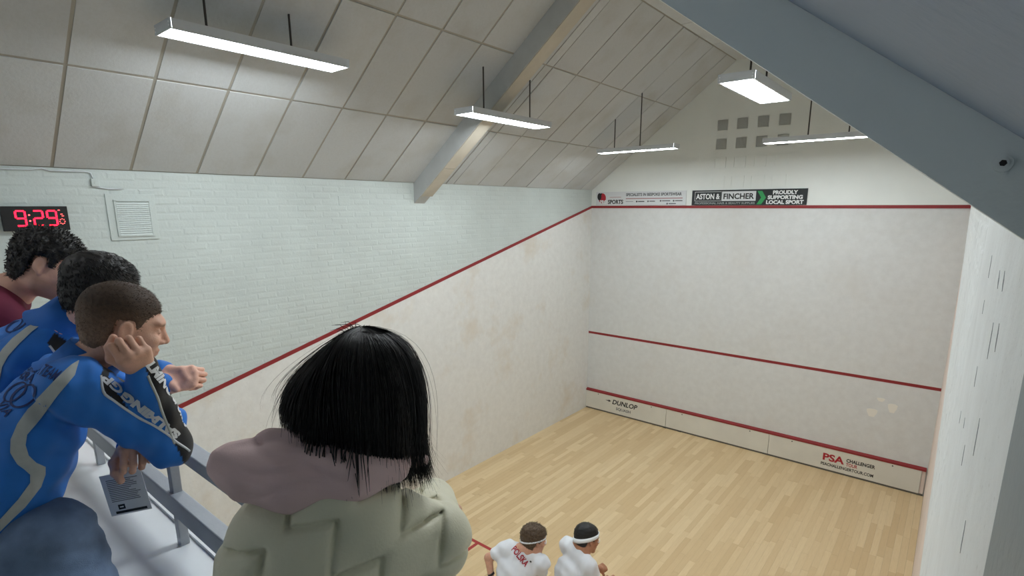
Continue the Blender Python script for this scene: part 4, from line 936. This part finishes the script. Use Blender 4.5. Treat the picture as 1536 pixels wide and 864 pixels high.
# ================================================================== the two players on court
M_wsh = attr_mat('white_sports_shirt', .7, .0006, 500, .03, 12); WS = L3((226, 228, 232)); M_wcol = mat('white_collar', (222, 224, 228), .7); M_short = mat('white_shorts', (214, 216, 220), .7); M_wshoe = mat('white_shoes', (220, 220, 222), .5)
foldp = lambda Q: wav(Q, [((.2, .75, .6), .12, .004, 0), ((.5, -.3, .8), .16, .005, 2), ((.8, .3, -.4), .08, .0025, 4)])
def band(P, name, J, Rm, s, z, h, m_, tilt, t=.004, rx=.080, ry=.1005, yc=-.014):
    n = 40; V = []
    for (r_, zz) in ((0, -h/2), (t, -h/2), (t, h/2), (0, h/2)):
        for k in range(n):
            a = 2*math.pi*k/n; x, y = (rx+r_)*math.sin(a), (ry+r_)*math.cos(a); V.append(J['head']+Rm@(A3(x, y+yc, z+zz+tilt*y)*s))
    return obj(name, mesh(name, V, [(i*n+k, i*n+(k+1) % n, ((i+1) % 4)*n+(k+1) % n, ((i+1) % 4)*n+k) for i in range(4) for k in range(n)], True), m_, P)
def goggles(P, J, Rm, s):
    e = MB(); V = []
    for sx in (-1, 1):
        for k in range(14):
            a = 2*math.pi*k/14; b = 2*math.pi*(k+1)/14; f = lambda q: J['head']+Rm@(A3(sx*.033+.026*math.cos(q), .098-.25*abs(sx*.033+.026*math.cos(q))*.5, .006+.018*math.sin(q))*s)
            e.tube([f(a), f(b)], .0035, 5)
    e.build('goggles', M_white, P)
JA = dict(head=(3.676, 2.880, 1.650), neck=(3.640, 2.795, 1.580), chest=(3.60, 2.70, 1.38), hip=(3.52, 2.56, 1.02), shR=(3.790, 2.835, 1.485), shL=(3.490, 2.735, 1.565), elR=(3.70, 2.93, 1.22), wrR=(3.58, 3.03, 1.12), elL=(3.350, 2.62, 1.47), wrL=(3.430, 2.57, 1.30))
HA = frame((.56, .78, -.26), (-.05, .35, 1)); hA = frame((.1, .3, -.9), (-.5, .5, .3)); hB = frame((.1, .9, -.2), (.5, -.3, .8))
HAIRA = dict(thick=.016, line=[(-.13, -.075), (-.06, -.085), (-.03, -.07), (-.014, .0), (.004, .002), (.03, -.0), (.04, .035), (.06, .055), (.1, .06)], bumps=.006, seed=8, top=.012)
PA, SA, JA = build_man('player in white shirt with brown hair and a thin goggle strap', (3.52, 2.6, 0), JA, (206, 154, 128), HA, 1.02, HAIRA, M_wsh, WS, ('shorts', M_short),
    [(-1, hB, dict(curl=(60, 70, 45)), JA['wrR']), (1, hA, dict(curl=(30, 40, 30)), JA['wrL'])], foldp, .008, hair_mat=mat('light_brown_hair', (86, 68, 50), .6, .3, 100), collar_mat=M_wcol, collar=False, bare=True, hair_n=1800, hairlen=.014, hairkw=dict(width=.002), lat=(.94, .33, 0), legkw=dict(joints={1: ((3.60, 2.58, .95), (3.72, 2.78, .52), (3.74, 2.62, .09)), -1: ((3.44, 2.52, .95), (3.34, 2.68, .52), (3.28, 2.48, .09))}, short=.6), h_skip=0)
band(PA, 'goggle_strap', JA, HA, 1.02, .012, .013, M_white, .30, rx=.093, ry=.112); goggles(PA, JA, HA, 1.02)
band(PA, 'wristband', dict(head=JA['wrL']+A3(-.02, .015, .05)), frame((.2, .9, .2), JA['elL']-JA['wrL']), 1., 0, .02, M_black, 0, rx=.028, ry=.028, yc=0)
atA = (3.64, 2.70, 1.50); mA = sheet(atA); jersey_print(SA, PA, atA, 4.9, [('lettering', word('POLSKA', .075, mA, 767, 825, 787.5, 850.5, .002), M_rink), ('small_badge', moved(fine(mesh('print', [(0, 0, 0), (.016, 0, 0), (.016, .012, 0), (0, .012, 0)], [(0, 1, 2, 3)]), 1), *mA(794, 842), -.7), M_ink)], .007)
JB = dict(head=(4.048, 3.182, 1.662), neck=(4.012, 3.120, 1.592), chest=(3.97, 3.03, 1.36), hip=(3.96, 2.93, 1.02), shR=(4.155, 3.050, 1.505), shL=(3.855, 3.150, 1.540), elR=(4.215, 3.10, 1.25), wrR=(4.22, 3.32, 1.22), elL=(3.84, 3.28, 1.27), wrL=(4.04, 3.44, 1.20))
HB = frame((.58, .76, -.26), (-.05, .40, 1)); HAIRB = dict(thick=.009, line=HAIR1['line'], bumps=.002, seed=9, top=.008)
PB, SB, JB = build_man('player in white shirt with black hair and a wide white headband', (3.98, 2.95, 0), JB, (176, 122, 92), HB, 1.04, HAIRB, M_wsh, WS, ('shorts', M_short),
    [(-1, hB, dict(curl=(60, 70, 45)), JB['wrR']), (1, hB, dict(curl=(40, 50, 30)), JB['wrL'])], foldp, .008, hair_mat=M_hairK, collar_mat=M_wcol, collar=False, bare=True, wd=.92, hair_n=1200, hairlen=.006, hairkw=dict(width=.002), lat=(.95, -.3, 0), legkw=dict(joints={1: ((4.04, 2.92, .95), (4.14, 3.06, .52), (4.12, 2.92, .09)), -1: ((3.88, 2.95, .95), (3.84, 3.12, .52), (3.78, 3.0, .09))}, short=.6), h_skip=0)
band(PB, 'headband', JB, HB, 1.04, .018, .034, M_white, .36, rx=.088, ry=.1085); goggles(PB, JB, HB, 1.04)
